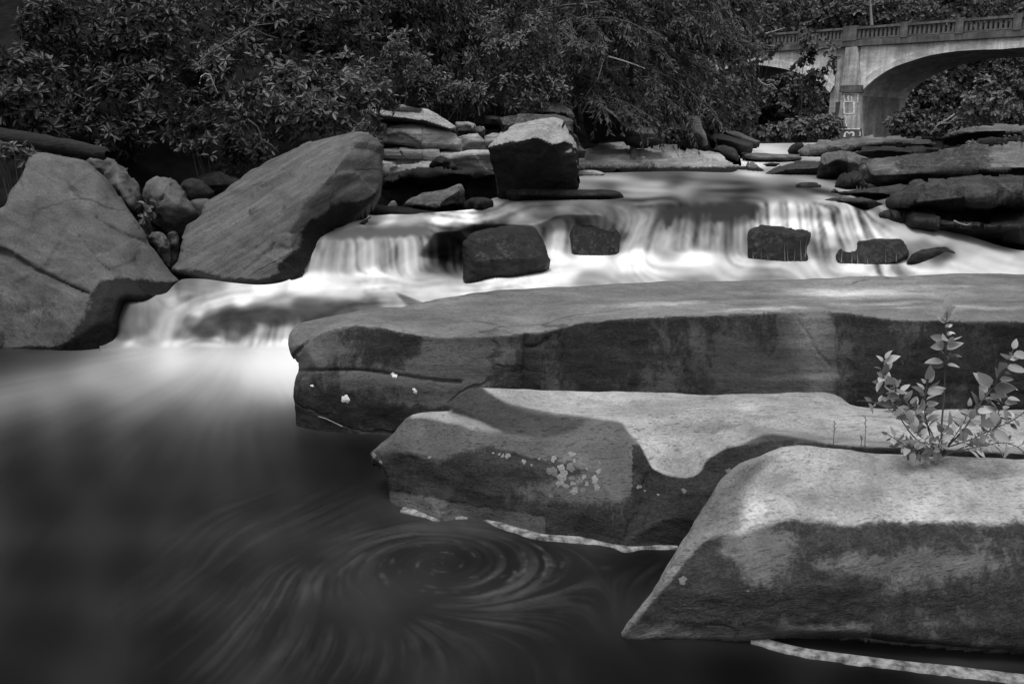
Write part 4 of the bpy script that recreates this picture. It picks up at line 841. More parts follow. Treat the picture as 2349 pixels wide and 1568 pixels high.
FOAM = [(1760,335,0.45), (1740,350,0.55), (1800,345,0.35), (1730,384,0.6), (1780,387,0.35), (1820,338,0.3), (1350,403,0.2), (1400,402,0.25), (1500,405,0.1), (1650,408,0.125), (1800,409,0.125), (1880,413,0.15), (1400,425,0.05), (1550,418,0.05), (1700,420,0.11), (1850,442,0.175), (1440,430,0.2), (1500,429,0.25), (1570,434,0.275), (1470,440,0.225), (1650,445,0.175), (1300,470,0.15), (1250,490,0.084), (1450,465,0.1248), (1600,459,0.08), (1350,495,0.096), (1440,480,0.1168), (1750,458,0.175), (1880,462,0.585), (1820,437,0.15), (1780,434,0.15), (1160,475,0.3), (1180,465,0.168), (1130,495,0.27), (1220,470,0.108), (1380,450,0.15), (760,525,0.21), (800,503,0.55), (870,496,0.8), (950,500,0.315), (1020,495,0.9), (1060,493,0.9), (960,522,0.14), (860,528,0.112), (780,540,0.16), (1050,518,0.175), (1120,512,0.3), (1180,518,0.3), (900,535,0.098), (820,537,0.098), (835,545,0.361), (715,605,0.433), (745,570,0.361), (770,600,0.376), (830,600,0.398), (900,600,0.361), (960,590,0.323), (1000,580,0.05), (1040,580,0.05), (835,560,0.433), (900,556,0.361), (970,552,0.34), (780,560,0.361), (720,640,0.9), (700,645,0.9), (850,634,0.8), (1000,642,0.4), (780,655,0.75), (900,650,0.5), (1265,540,0.496), (1300,545,0.464), (1280,522,0.4), (1250,520,0.32), (1360,540,0.15), (1290,565,0.56), (1430,570,0.2944), (1450,540,0.2656), (1480,510,0.228), (1465,505,0.184), (1520,503,0.1472), (1560,487,0.044), (1600,484,0.0376), (1640,490,0.0496), (1700,486,0.0376), (1720,482,0.0752), (1560,508,0.1296), (1640,515,0.1472), (1500,560,0.2656), (1560,560,0.228), (1620,560,0.2208), (1690,560,0.1552), (1720,550,0.1472), (1280,590,0.95), (1350,592,1), (1450,590,1), (1600,594,0.97), (1700,602,0.576), (1850,607,0.576), (1300,620,0.75), (1450,612,0.8), (1600,622,0.5), (1750,632,0.252), (1600,638,0.2), (1450,636,0.35), (1900,625,0.432), (2100,612,0.54), (2200,613,0.576), (2320,605,0.648), (2050,615,0.468), (1350,640,0.3), (1950,605,0.504), (2030,500,0.2976), (2060,500,0.3472), (2015,515,0.248), (2050,528,0.4808), (2100,533,0.4712), (2150,545,0.4368), (2220,570,0.4216), (2280,590,0.558), (2120,565,0.1488), (2160,582,0.0592), (2250,600,0.576), (2000,535,0.3968), (1200,635,0.75), (1100,650,0.7), (1000,665,0.6), (900,692,0.35), (1000,688,0.5), (800,668,0.55), (700,662,0.8), (600,662,0.85), (560,680,0.7), (500,690,0.55), (430,680,0.3), (430,655,0.13), (480,652,0.2), (560,668,0.6), (640,690,0.35), (700,692,0.12), (800,702,0.072), (760,710,0.072), (450,712,0.5), (520,712,0.054), (600,718,0.042), (520,740,0.03), (450,755,0.036), (640,738,0.036), (560,755,0.042), (600,768,0.3), (650,762,0.4), (530,772,0.12), (300,690,0.15), (300,740,0.132), (335,740,0.18), (350,695,0.24), (370,765,0.42), (395,720,0.42), (410,702,0.55), (385,745,0.42), (330,785,0.3), (280,770,0.09), (420,790,0.6), (500,785,0.5), (600,786,0.7), (1550,480,0.016), (1580,478,0.016), (1620,477,0.016), (1660,477,0.016), (1700,477,0.024), (1735,475,0.04), (1560,497,0.024), (1590,495,0.024), (1625,500,0.032), (1665,497,0.024), (1540,490,0.04), (1700,498,0.04), (700,705,0.07), (850,700,0.1), (600,705,0.09), (640,718,0.04), (560,730,0.035), (480,722,0.1), (440,735,0.12), (420,770,0.15), (480,768,0.04), (720,720,0.06), (460,700,0.45), (600,690,0.4), (310,715,0.12), (350,715,0.2), (320,760,0.13), (290,705,0.14), (1300,455,0.1), (1400,458,0.08), (1550,450,0.1), (1700,432,0.08), (1250,478,0.06), (1330,480,0.08), (1400,495,0.12), (1150,512,0.12), (1000,560,0.06), (1015,600,0.05), (1030,545,0.04), (1050,600,0.05), (1010,620,0.08), (1060,560,0.04), (985,545,0.1), (1750,469,0.336), (1800,468,0.384), (1850,469,0.384), (1900,473,0.384), (1940,481,0.36), (1750,490,0.224), (1800,490,0.224), (1850,490,0.208), (1900,495,0.208), (1940,503,0.208), (1965,510,0.36), (1985,535,0.48), (1745,515,0.4), (1790,513,0.48), (1840,514,0.464), (1890,521,0.464), (1935,532,0.36), (1760,545,0.16), (1800,560,0.16), (1875,545,0.288), (1905,560,0.256), (1930,560,0.176), (1880,580,0.264), (1850,590,0.3), (1960,565,0.36), (1750,585,0.3), (2300,560,0.24), (2340,590,0.45), (2200,545,0.32), (1862,550,0.08), (1870,578,0.112), (1712,540,0.16), (1712,575,0.224), (1708,555,0.176), (1912,572,0.112), (1915,592,0.2), (2088,575,0.176), (1306,552,0.3), (1308,572,0.4), (1426,548,0.224), (1240,535,0.2), (1790,608,0.5), (2000,610,0.45)]
POOL = [(264,790,0.192), (300,800,0.72), (400,800,1), (500,800,1), (600,802,1), (660,800,1), (700,800,1), (-100,850,0.0225), (400,832,0.864), (600,840,0.936), (660,850,1), (60,862,0.256), (-60,890,0.24), (10,915,0.264), (100,895,0.256), (300,880,0.3024), (420,875,0.3456), (500,900,0.3024), (620,895,0.567), (670,900,0.675), (50,950,0.07), (-60,945,0.07), (200,940,0.075), (400,950,0.09), (500,950,0.13), (600,950,0.1), (660,955,0.05), (50,1010,0.0168), (200,1005,0.018), (350,1000,0.0228), (450,1010,0.036), (530,1000,0.045), (600,1005,0.03), (650,1010,0.018), (720,1010,0.006), (800,1020,0.0024), (860,1030,0.0018), (50,1080,0.0072), (200,1080,0.0084), (350,1075,0.0108), (450,1075,0.018), (550,1070,0.0168), (640,1075,0.0084), (740,1085,0.0042), (820,1090,0.0024), (100,1160,0.0054), (300,1160,0.0066), (450,1160,0.0078), (600,1150,0.0066), (750,1160,0.0048), (100,1300,0.0048), (300,1300,0.0054), (500,1300,0.0054), (700,1300,0.006), (900,1250,0.006), (1100,1300,0.006), (1300,1350,0.0048), (1200,1260,0.0036), (1480,1300,0.003), (100,1450,0.0042), (400,1450,0.0042), (700,1450,0.006), (1000,1430,0.0072), (1250,1450,0.0054), (0,1580,0.0042), (400,1580,0.0042), (800,1580,0.0066), (1200,1580,0.0066), (1400,1540,0.003), (1450,1580,0.0018), (1700,1560,0.0012), (2000,1600,0.0012), (2480,850,0.0048), (2600,900,0.0054), (2690,800,0.024), (2690,1000,0.0024), (2650,1250,0.0024), (2650,1560,0.0024), (2400,1640,0.0018), (-60,830,0.006), (0,828,0.008), (50,822,0.01), (100,818,0.012), (150,812,0.02), (190,808,0.04), (225,803,0.08), (0,850,0.04), (60,842,0.07), (120,836,0.14), (180,830,0.25), (230,822,0.4), (20,868,0.18), (100,860,0.28), (200,850,0.5)]
STREAK = [(1500, 420, .34), (1750, 415, .3), (1650, 445, .3), (1300, 480, .25), (1600, 540, .42), (1480, 540, .34), (1850, 490, .6), (1780, 492, .6), (1920, 500, .6), (1900, 560, .5), (850, 585, .22), (950, 585, .3), (1280, 550, .2), (600, 772, .22), (1350, 592, .03), (1600, 600, .06), (1000, 650, .12), (600, 680, .10), (550, 735, .25), (330, 740, .08), (2100, 540, .05), (2250, 590, .05), (1750, 625, .15), (2000, 585, .4), (1030, 580, .7), (1000, 560, .6), (900, 520, .15), (1760, 350, .25), (700, 640, .04), (1850, 620, .12)]
GX0, GY0, GS = -120.0, 310.0, 3.0
GNX, GNY = 880, 180
QX, QY, QS = -500.0, 740.0, 8.0
def _poolgrid():
    yy, xx = np.mgrid[0:116, 0:400]
    A = idw(FOAM + POOL, (QX + xx * QS).ravel(), (QY + yy * QS).ravel(), 3.6)[:, 0].reshape(116, 400)
    return blur(np.log(A + .004), 16)
PG = _poolgrid()
def pool_foam(px, py):
    return np.maximum(np.exp(bil(PG, (px - QX) / QS, (py - QY) / QS)) - .004, 0) * .88
def build_river():
    rg = np.random.default_rng(11)
    yy, xx = np.mgrid[0:GNY, 0:GNX]
    px, py = (GX0 + xx * GS).ravel(), (GY0 + yy * GS).ravel()
    fl = idw(FLOW, px, py, 3.5, 2)
    fl /= np.linalg.norm(fl, axis=1, keepdims=True) + 1e-9
    vx, vy = fl[:, 0].reshape(GNY, GNX), fl[:, 1].reshape(GNY, GNX)
    n1 = blur(rg.standard_normal((GNY, GNX)), 1)
    L1 = lic(vx, vy, n1, 22)
    n2 = blur(rg.standard_normal((GNY, GNX)), 8)
    L2 = lic(vx, vy, n2, 34)
    fo = blur(idw(FOAM + POOL, px, py, 5.0)[:, 0].reshape(GNY, GNX), 2)
    stv = idw(STREAK, px, py, 3.0)[:, 0].reshape(GNY, GNX)
    fo = fo * np.clip(1 + stv * (1.25 * L1 + 0.9 * L2), 0.05, 2.2)
    up = fo.copy()
    for _ in range(30): up = (np.roll(up, 1, 1) + 2 * up + np.roll(up, -1, 1)) / 4
    ku = sstep(470 - py, 0, 14).reshape(GNY, GNX)
    fo = fo * (1 - ku) + up * ku
    # thin clear water over the mossy lips, torn into a scalloped edge where the white curtains start
    def lip(pts, x0, x1, drop, rough, inner, seed):
        yl = edge(pts)(px)
        yb = yl + drop * (0.8 + rough * fbm(np.stack([px * .045, px * 0, px * 0], 1), 1, 2, seed) + .5 * rough * np.abs(np.sin(px * .11 + 3 * fbm(np.stack([px * .02, px * 0, px * 0], 1), 1, 2, seed + 5))))
        m = sstep(px, x0, x0 + 40) * sstep(x1 - px, 0, 14) * sstep(py, yl - 5, yl + 4) * sstep(yb - py, -2.5, 2.5)
        return m.reshape(GNY, GNX), inner
    for m_, v_ in (lip([(1478, 494), (1520, 482), (1560, 476), (1640, 470), (1720, 468), (1750, 468)], 1490, 1742, 30, .7, .022, 3), lip([(720, 535), (760, 528), (850, 526), (960, 520), (1000, 516)], 735, 990, 22, .35, .10, 4)):
        fo = fo * (1 - m_) + v_ * m_
    fo = np.clip(blur(fo, 1), 0.0, 1.0)
    oz = lambda x, y, z: zp(x, y, z)
    outline = [oz(1560, 331, .90), oz(1750, 329, .90), oz(1990, 331, .90), oz(1990, 372, .86), oz(2050, 420, .83), oz(2060, 460, .81), (2070, 486, 8.4), (2120, 505, 8.15), (2220, 540, 7.95), (2330, 572, 7.8), (2500, 590, 7.7),
               oz(2520, 650, .42), oz(2100, 662, .41), oz(1700, 668, .41), oz(1300, 690, .40), oz(1000, 725, .36), oz(900, 745, .22), oz(800, 790, .03), oz(740, 818, -.012), oz(650, 826, -.012), oz(560, 820, -.012), oz(500, 830, -.012), oz(430, 822, -.012), oz(360, 832, -.012), oz(300, 824, -.012), oz(240, 818, -.012),
               (225, 760, 6.3), (240, 690, 6.45), (285, 676, 6.5), (340, 678, 6.46), (380, 672, 6.5), (400, 652, 6.62), oz(420, 640, .365), oz(470, 640, .375), oz(530, 648, .37), oz(600, 653, .37), oz(650, 646, .38), oz(684, 628, .40),
               (694, 610, 6.92), (706, 580, 7.0), (722, 552, 7.12), (745, 527, 7.3), (775, 507, 7.6), (810, 492, 7.9), oz(850, 483, .74), oz(900, 484, .74), oz(980, 487, .74), oz(1050, 483, .755), oz(1110, 475, .77), oz(1130, 455, .79), oz(1180, 450, .80), oz(1300, 448, .81), oz(1330, 420, .83), oz(1330, 400, .84), oz(1400, 396, .845), oz(1550, 393, .85), oz(1680, 395, .85), oz(1700, 380, .86), oz(1690, 355, .88)]
    cre = [[oz(1720, 345, .895), oz(1840, 345, .895)], [oz(1715, 372, .868), oz(1830, 380, .86)], [oz(1710, 392, .85), oz(1850, 400, .845)],
           [oz(1400, 412, .835), oz(1600, 412, .835), oz(1850, 420, .832)], [oz(1450, 428, .835), oz(1560, 432, .84), oz(1620, 440, .83)], [oz(1350, 445, .81), oz(1500, 450, .822), oz(1700, 445, .828), oz(1880, 440, .828)],
           [(1478, 492, 8.02), (1520, 481, 8.04), (1560, 475, 8.08), (1640, 469, 8.1), (1720, 467, 8.12), (1800, 466, 8.12), (1870, 468, 8.12), (1930, 476, 8.06), (1965, 492, 7.98)],
           [(1490, 512, 7.9), (1560, 496, 7.96), (1640, 490, 7.97), (1720, 488, 7.97)],
           [(1405, 575, 7.75), (1480, 580, 7.68), (1560, 584, 7.66), (1640, 586, 7.65), (1720, 592, 7.6), (1800, 599, 7.56), (1900, 601, 7.53), (1980, 605, 7.5), (2080, 608, 7.48)],
           [(1450, 535, 7.84), (1520, 535, 7.82), (1620, 535, 7.8), (1700, 535, 7.8)],
           [(1745, 510, 7.93), (1800, 508, 7.95), (1860, 508, 7.95), (1920, 515, 7.9), (1960, 530, 7.82)], [(1740, 518, 7.78), (1800, 516, 7.78), (1880, 524, 7.75), (1945, 542, 7.68)],
           [(1860, 560, 7.63), (1930, 570, 7.6)], [(1985, 492, 8.15), (2040, 505, 8.05)], [(1985, 530, 7.85), (2060, 530, 7.85), (2150, 552, 7.75), (2250, 585, 7.6), (2320, 598, 7.55)], [(2140, 572, 7.62)],
           [(1235, 528, 7.95), (1262, 524, 8.0), (1300, 520, 8.02), (1320, 518, 8.02)], [oz(1255, 577, .44), oz(1300, 578, .44), oz(1380, 578, .44)], [oz(1200, 500, .70), oz(1280, 490, .76), oz(1380, 490, .78)], [oz(1160, 480, .77), oz(1240, 472, .795), oz(1400, 470, .81)],
           [(738, 547, 7.02), (800, 551, 6.98), (850, 549, 6.98), (900, 546, 6.98), (960, 538, 7.0), (1000, 532, 7.06), (1060, 528, 7.12)], [(790, 535, 7.12), (850, 533, 7.14), (950, 524, 7.2)],
           [(706, 626, 6.87), (760, 632, 6.84), (850, 632, 6.84), (960, 640, 6.8), (1060, 652, 6.72)], [(738, 590, 6.93), (850, 590, 6.91), (960, 590, 6.92)],
           [oz(900, 498, .735), oz(1000, 497, .745), oz(1050, 492, .75)], [oz(1080, 512, .71), oz(1180, 512, .70), oz(1230, 516, .68)], [oz(1090, 575, .43), oz(1170, 575, .43), oz(1240, 582, .43)],
           [oz(1280, 612, .43), oz(1500, 612, .43), oz(1800, 622, .43), oz(2200, 625, .43)], [oz(1150, 655, .40), oz(900, 665, .357), oz(750, 668, .342)],
           [(300, 695, 6.34), (350, 697, 6.35), (410, 700, 6.36), (480, 696, 6.37), (560, 690, 6.39), (650, 690, 6.37), (800, 698, 6.32), (950, 705, 6.22)], [(430, 735, 6.27), (520, 728, 6.30), (640, 722, 6.31), (740, 716, 6.29)], [(400, 760, 6.2), (340, 765, 6.19), (290, 768, 6.19)],
           [(480, 770, 6.19), (540, 765, 6.20), (600, 758, 6.22), (660, 750, 6.25), (740, 742, 6.28)], [oz(300, 786, .035), oz(400, 786, .035), oz(500, 785, .035), oz(600, 784, .035), oz(720, 782, .035)], [oz(250, 799, .008), oz(400, 800, .008), oz(500, 800, .008), oz(600, 799, .008), oz(740, 798, .008)]]
    P, t, tri, no, d = surface(outline, cre, 3.4, 3, 3)
    V = at_t(P[:, 0], P[:, 1], t)
    vn = vnormals(V, tri)
    if (vn[:, 2]).mean() < 0: tri = tri[:, ::-1]
    fv = bil(fo, (P[:, 0] - GX0) / GS, (P[:, 1] - GY0) / GS)
    kk = sstep(P[:, 1], 778, 803)
    fv = fv * (1 - kk) + pool_total(P[:, 0], P[:, 1]) * kk
    o = mesh_obj("river_water", V, tri, MAT['river'], None, True, {"foam": fv}, None)
    tag(o, "milky white stream running over the ledges and waterfalls", None, None, "structure")

def build_pool():
    rg = np.random.default_rng(5)
    X0, Y0, S = -5.2, 1.9, 0.0125
    nx, ny = 720, 400
    yy, xx = np.mgrid[0:ny, 0:nx]
    X, Yw = X0 + xx * S, Y0 + yy * S
    c = at_t(1015, 1290, t_of_Z(1015, 1290, 0.0))
    p0 = at_t(560, 770, t_of_Z(560, 770, 0.0))
    dx, dy = X - c[0], Yw - c[1]
    r = np.sqrt(dx * dx + dy * dy) + 1e-6
    wE = np.exp(-(r / 0.85) ** 2)
    tx, ty = dy / r, -dx / r
    ex, ey = tx - 0.30 * dx / r, ty - 0.30 * dy / r
    qx, qy = X - p0[0], Yw - p0[1]
    qr = np.sqrt(qx * qx + qy * qy) + 1e-6
    vx, vy = wE * ex * 1.3 + (1 - wE) * qx / qr, wE * ey * 1.3 + (1 - wE) * qy / qr
    vx, vy = qx / qr + 0 * X, qy / qr
    wob = 0.35 * fbm(np.stack([X, Yw, X * 0], -1), 0.8, 3, 21)
    vx, vy = vx - vy * wob, vy + vx * wob
    n_ = np.sqrt(vx * vx + vy * vy) + 1e-9
    vx /= n_; vy /= n_
    L1 = lic(vx, vy, blur(rg.standard_normal((ny, nx)), 1), 26)
    L2 = lic(vx, vy, blur(rg.standard_normal((ny, nx)), 14), 60)
    EX0, EY0, ES, enx, eny = c[0] - 1.35, c[1] - 0.95, 0.005, 520, 400
    yy, xx = np.mgrid[0:eny, 0:enx]
    eX, eY = EX0 + xx * ES, EY0 + yy * ES
    dx, dy = eX - c[0], eY - c[1]
    r = np.sqrt(dx * dx + dy * dy) + 1e-6
    P3 = np.stack([eX, eY, eX * 0], -1)
    ps = fbm(P3, 2.6, 4, 33)
    wE = np.exp(-(r / 0.55) ** 2)
    gx_, gy_ = -0.35, -0.94
    fvx = (-dy / r + .2 * dx / r) * (wE + .15) + gx_ * (1 - wE) * .8
    fvy = (dx / r + .2 * dy / r) * (wE + .15) + gy_ * (1 - wE) * .8
    fvx, fvy = fvx - .5 * ps * fvy, fvy + .5 * ps * fvx
    nn_ = np.sqrt(fvx ** 2 + fvy ** 2) + 1e-9
    fvx /= nn_; fvy /= nn_
    e1 = lic(fvx, fvy, blur(rg.standard_normal((eny, enx)), 1), 45)
    e2 = lic(fvx, fvy, blur(rg.standard_normal((eny, enx)), 9), 45)
    e3 = lic(fvx, fvy, blur(rg.standard_normal((eny, enx)), 2), 9)
    patch = np.clip(0.5 + 1.9 * fbm(P3, 2.6, 4, 41), 0, 1.6)
    el = np.sqrt((dx / 1.15) ** 2 + (dy / .9) ** 2)
    ring = np.exp(-((el - 0.31) / 0.22) ** 2)
    tail = np.exp(-((el - 0.62) / 0.34) ** 2) * np.clip(0.45 - dx * 0.9 - dy * 0.35, 0, 1.1)
    th = np.clip(0.25 + 0.42 * e1 + 0.38 * e2, 0, 2.2)
    fleck = np.clip(e3 - 1.0, 0, 2.5) * np.exp(-(((dx - .12) / .34) ** 2 + ((dy + .02) / .17) ** 2))
    eddy = th * patch * (0.024 * ring + 0.010 * tail) + 0.055 * fleck + 0.005 * ring
    fade = sstep(xx, 0, 60) * sstep(enx - 1 - xx, 0, 60) * sstep(yy, 0, 60) * sstep(eny - 1 - yy, 0, 60)
    eddy = eddy * fade
    def total(px, py):
        Vg = at_t(px, py, t_of_Z(px, py, 0.0))
        fx, fy = (Vg[:, 0] - X0) / S, (Vg[:, 1] - Y0) / S
        inside = (fx > 0) & (fx < nx - 1) & (fy > 0) & (fy < ny - 1)
        l2, l1 = (bil(A, fx, fy) * inside for A in (L2, L1))
        ux, uy = (Vg[:, 0] - EX0) / ES, (Vg[:, 1] - EY0) / ES
        e = bil(eddy, ux, uy) * ((ux > 0) & (ux < enx - 1) & (uy > 0) & (uy < eny - 1))
        fo = pool_foam(px, py)
        return fo * (1 + (0.06 * l2 + 0.05 * l1) * np.clip(1.1 - 1.4 * fo, 0, 1)) + e
    global pool_total
    pool_total = total
    gpx, gpy = np.meshgrid(np.concatenate([[-2600, -1500, -900, -500], np.concatenate([np.arange(-300, 500, 6.0), np.arange(500, 1600, 2.5), np.arange(1600, 2651, 8.0)]), [2900, 3400, 4200]]),
                           np.concatenate([np.arange(786, 1641, 3.0), [1680, 1760, 1900, 2200, 2900]]))
    sh = gpx.shape
    px, py = gpx.ravel(), gpy.ravel()
    V = at_t(px, py, t_of_Z(px, py, 0.0))
    fo = total(px, py)
    V[:, 2] += 0.0
    ix = np.arange(sh[0] * sh[1]).reshape(sh)
    q = np.stack([ix[:-1, :-1].ravel(), ix[1:, :-1].ravel(), ix[1:, 1:].ravel(), ix[:-1, 1:].ravel()], 1)
    o = mesh_obj("pool_water", V, q, MAT['pool'], None, True, {"foam": np.clip(fo, 0, 1)}, None)
    tag(o, "dark foreground pool with a slow foam eddy", None, None, "structure")
build_pool()
build_river()

# ------------------------------------------------------------------ ground: river bed and wooded banks as one sheet
LB = np.array([(-30, 7.0), (-9, 7.6), (-3.6, 8.6), (-1.6, 11.4), (0.3, 13.4), (3.2, 18), (6.5, 27), (13, 48), (20, 70), (40, 120)], float)
RBK = np.array([(9, -4), (5.2, 6), (5.6, 9.5), (8.6, 14.5), (13, 21), (26, 40), (60, 70)], float)
def side(P, L):
    best = np.full(len(P), 1e9); sg = np.zeros(len(P))
    for a, b in zip(L[:-1], L[1:]):
        ab = b - a
        s = np.clip(((P - a) @ ab) / (ab @ ab), 0, 1)
        q = P - a - s[:, None] * ab
        d = np.linalg.norm(q, axis=1)
        cr_ = ab[0] * (P[:, 1] - a[1]) - ab[1] * (P[:, 0] - a[0])
        k = d < best
        best = np.where(k, d, best); sg = np.where(k, np.sign(cr_), sg)
    return best * sg
def ground_z(x, y):
    P = np.stack([np.asarray(x, float).ravel(), np.asarray(y, float).ravel()], 1)
    dl = side(P, LB)                      # positive on the left bank
    dr = -side(P, RBK)                    # positive on the right bank
    z = -0.45 + 0.95 * sstep(P[:, 1], 6.3, 9.0)
    z = z + 0.3 * sstep(P[:, 1], 30, 60)
    z = np.maximum(z, np.where(dl > 0, 0.35 + np.minimum(dl * 0.6 + 0.4, 24), -9))
    z = np.maximum(z, np.where(dr > 0, 0.2 + np.minimum(dr * 0.2 + 0.2, 16), -9))
    z = np.maximum(z, np.where(P[:, 1] > 90, 0.9 + np.minimum((P[:, 1] - 90) * 0.95, 75), -9))  # far hill raised steeply to block low sky and darken the pool
    z = z + 0.12 * fbm(np.concatenate([P, P[:, :1] * 0], 1), 0.6, 4, 31)
    return z
gxs = np.concatenate([np.linspace(-150, -14, 24), np.linspace(-13, 14, 90), np.linspace(15.5, 150, 60)])
gys = np.concatenate([np.linspace(-40, 0, 12), np.linspace(1, 24, 80), np.linspace(25, 90, 60), np.linspace(95, 220, 20)])
gX, gY = np.meshgrid(gxs, gys)
gZ = ground_z(gX, gY)
ix = np.arange(gX.size).reshape(gX.shape)
q = np.stack([ix[:-1, :-1].ravel(), ix[:-1, 1:].ravel(), ix[1:, 1:].ravel(), ix[1:, :-1].ravel()], 1)
tag(mesh_obj("ground", np.stack([gX.ravel(), gY.ravel(), gZ], 1), q, MAT['soil'], None, True), "dark forest floor of the gorge banks and river bed", None, None, "structure")

# ------------------------------------------------------------------ small things lying on the rocks
def drape(key, x, y, lift=0.003):
    o, px, py, V = ROCKS[key]
    vx, vy, vt = proj(V)
    x, y = np.atleast_1d(x).astype(float), np.atleast_1d(y).astype(float)
    out = []
    for a, b in zip(x, y):
        d2 = (vx - a) ** 2 + (vy - b) ** 2
        k = np.argsort(d2)[:4]
        w = 1 / (d2[k] + 1.0)
        t = (w * vt[k]).sum() / w.sum()
        out.append(at_t(a, b, t - lift))
    return np.array(out)
def blob(key, x, y, rx, ry, rot, seed, lift=0.0015, irr=0.4):
    rg = np.random.default_rng(seed)
    n = 18
    a = np.arange(n) * 2 * math.pi / n
    ph = rg.uniform(0, 6.28, 3)
    rr = 1 + irr * (0.5 * np.sin(2 * a + ph[0]) + 0.35 * np.sin(3 * a + ph[1]) + 0.35 * np.sin(5 * a + ph[2])) + rg.uniform(-.08, .08, n)
    c, s = math.cos(rot), math.sin(rot)
    pts = [(x, y)]
    for f in (0.6, 1.0):
        u, v = rx * rr * np.cos(a) * f, ry * rr * np.sin(a) * f
        pts += list(zip(x + u * c - v * s, y + u * s + v * c))
    pts = np.array(pts)
    V = drape(key, pts[:, 0], pts[:, 1], lift)
    V[n + 1:] = drape(key, pts[n + 1:, 0], pts[n + 1:, 1], 0.0005)
    Fc = [(0, 1 + i, 1 + (i + 1) % n) for i in range(n)] + [(1 + i, 1 + n + i, 1 + n + (i + 1) % n, 1 + (i + 1) % n) for i in range(n)]
    return V, Fc
keys = list(ROCKS)
KEY = {}
for k in keys: KEY[ROCKS[k][0]["label"]] = k
def rk(sub): return next(KEY[l] for l in KEY if sub in l)
kf, kl, ks, kc = rk("bottom right corner"), rk("pale lichen spots"), rk("great flat topped"), rk("waterline under the bottom right")
LICH = [(1645, 945, 20, 0), (1652, 985, 27, 0), (1635, 1025, 18, 0), (1668, 1037, 15, 0), (1705, 1025, 13, 0), (1713, 1062, 20, 0), (1763, 990, 12, 0), (1778, 1027, 11, 0), (1838, 962, 13, 0), (1820, 1003, 18, 0), (1830, 1044, 17, 0), (1605, 895, 15, 0), (1700, 872, 15, 0), (1713, 908, 9, 0), (1450, 910, 12, 0), (1365, 880, 14, 0), (1340, 880, 9, 0), (1490, 928, 6, 0), (1530, 895, 6, 0), (1290, 865, 6, 0), (1322, 872, 7, 0),
        (1590, 1090, 12, 1), (1758, 1062, 16, 1), (1598, 960, 26, 1), (1692, 940, 22, 1), (1738, 1015, 20, 1), (1700, 998, 14, 1), (1778, 947, 6, 0), (1843, 915, 9, 1), (2050, 1042, 12, 0), (2080, 1062, 5, 0), (668, 880, 12, 0), (703, 915, 9, 0), (957, 888, 8, 0), (2285, 1062, 13, 1), (2150, 1082, 6, 0)]
for i, (x, y, r_, g_) in enumerate(LICH):
    V, Fc = blob(kl, 563.8 + .44 * x, 657.7 + .44 * y, r_ * .46, r_ * .42, i * 1.3, 100 + i)
    mesh_obj("lichen_patch", V, Fc, MAT['lichen_b' if g_ else 'lichen'], ROCKS[kl][0], True, None, V[0])
for i, (x, y, r_) in enumerate([(1566, 1330, 10), (1673, 1097, 8), (1672, 1080, 7), (1716, 1355, 3.5)]):
    V, Fc = blob(kf, x, y, r_, r_ * .85, i, 300 + i)
    mesh_obj("lichen_patch", V, Fc, MAT['lichen_b'], ROCKS[kf][0], True, None, V[0])
FL = [("white dead leaf stuck just above the joint line of the great slab", 904, 860, 8, 6, .5), ("largest pale dead leaf, low on the nose of the great slab", 793, 915, 11, 8, 1.0), ("small curled pale leaf right of the big one on the great slab", 952, 897, 7, 5, 1.1), ("tiny pale leaf scrap near the left tip of the great slab", 716, 885, 4, 3.5, .3)]
for i, (lb, x, y, rx, ry, ro) in enumerate(FL):
    V, Fc = blob(ks, x, y, rx, ry, ro, 400 + i, 0.008, 0.35)
    tag(mesh_obj("dead_leaf", V, Fc, MAT['dryleaf'], None, True, None, V[0]), lb, "leaf", "dead leaves on the great slab")
tw = drape(ks, np.linspace(730, 786, 7), np.linspace(955, 976, 7) + np.array([0, -1, -2, -1, 0, 1, 2]), 0.006)
mb = MB(); mb.tube(tw, np.linspace(.002, .003, 7), 5)
tag(mb.build("twig", MAT['deadwood'], None, True, tw[0]), "thin pale twig lying slanted on the lower nose of the great slab", "twig")
def band(key, pts, w0, name, z=0.005):
    """pale scum and mineral crust hugging the rock at the waterline: a low ragged ribbon"""
    pts = catmull([(a, b, 0) for a, b in pts], 3, False)
    n = len(pts)
    i_ = np.arange(n)
    c = at_t(pts[:, 0], pts[:, 1], t_of_Z(pts[:, 0], pts[:, 1], z))
    tg = np.gradient(c, axis=0); tg[:, 2] = 0; tg /= np.linalg.norm(tg, axis=1, keepdims=True) + 1e-9
    nr = np.stack([tg[:, 1], -tg[:, 0], 0 * tg[:, 0]], 1)
    nr *= np.where((nr[:, 1:2]) > 0, -1, 1)                     # towards the open water
    rag = fbm(np.stack([i_ * .13, i_ * 0, i_ * 0], 1), 1, 4, 5); rag2 = fbm(np.stack([i_ * .05, i_ * 0 + 9, i_ * 0], 1), 1, 3, 8)
    wd = w0 * np.clip(0.8 + 0.9 * rag2 + .4 * rag, .4, 1.7)
    wd = wd * np.minimum(1, np.minimum(i_ + 1, n - i_) / 25.0)
    rows = [c - nr * .03 + [0, 0, .006], c + [0, 0, .004], c + nr * (wd * .55)[:, None] + np.array([0, 0, 1]) * (.003 + .002 * rag)[:, None], c + nr * wd[:, None] - [0, 0, z + .002]]
    V = np.concatenate(rows)
    Fc = [(r * n + i, r * n + i + 1, (r + 1) * n + i + 1, (r + 1) * n + i) for r in range(3) for i in range(n - 1)]
    mesh_obj(name, V, Fc, MAT['crust'], ROCKS[key][0], True, None, c[0])
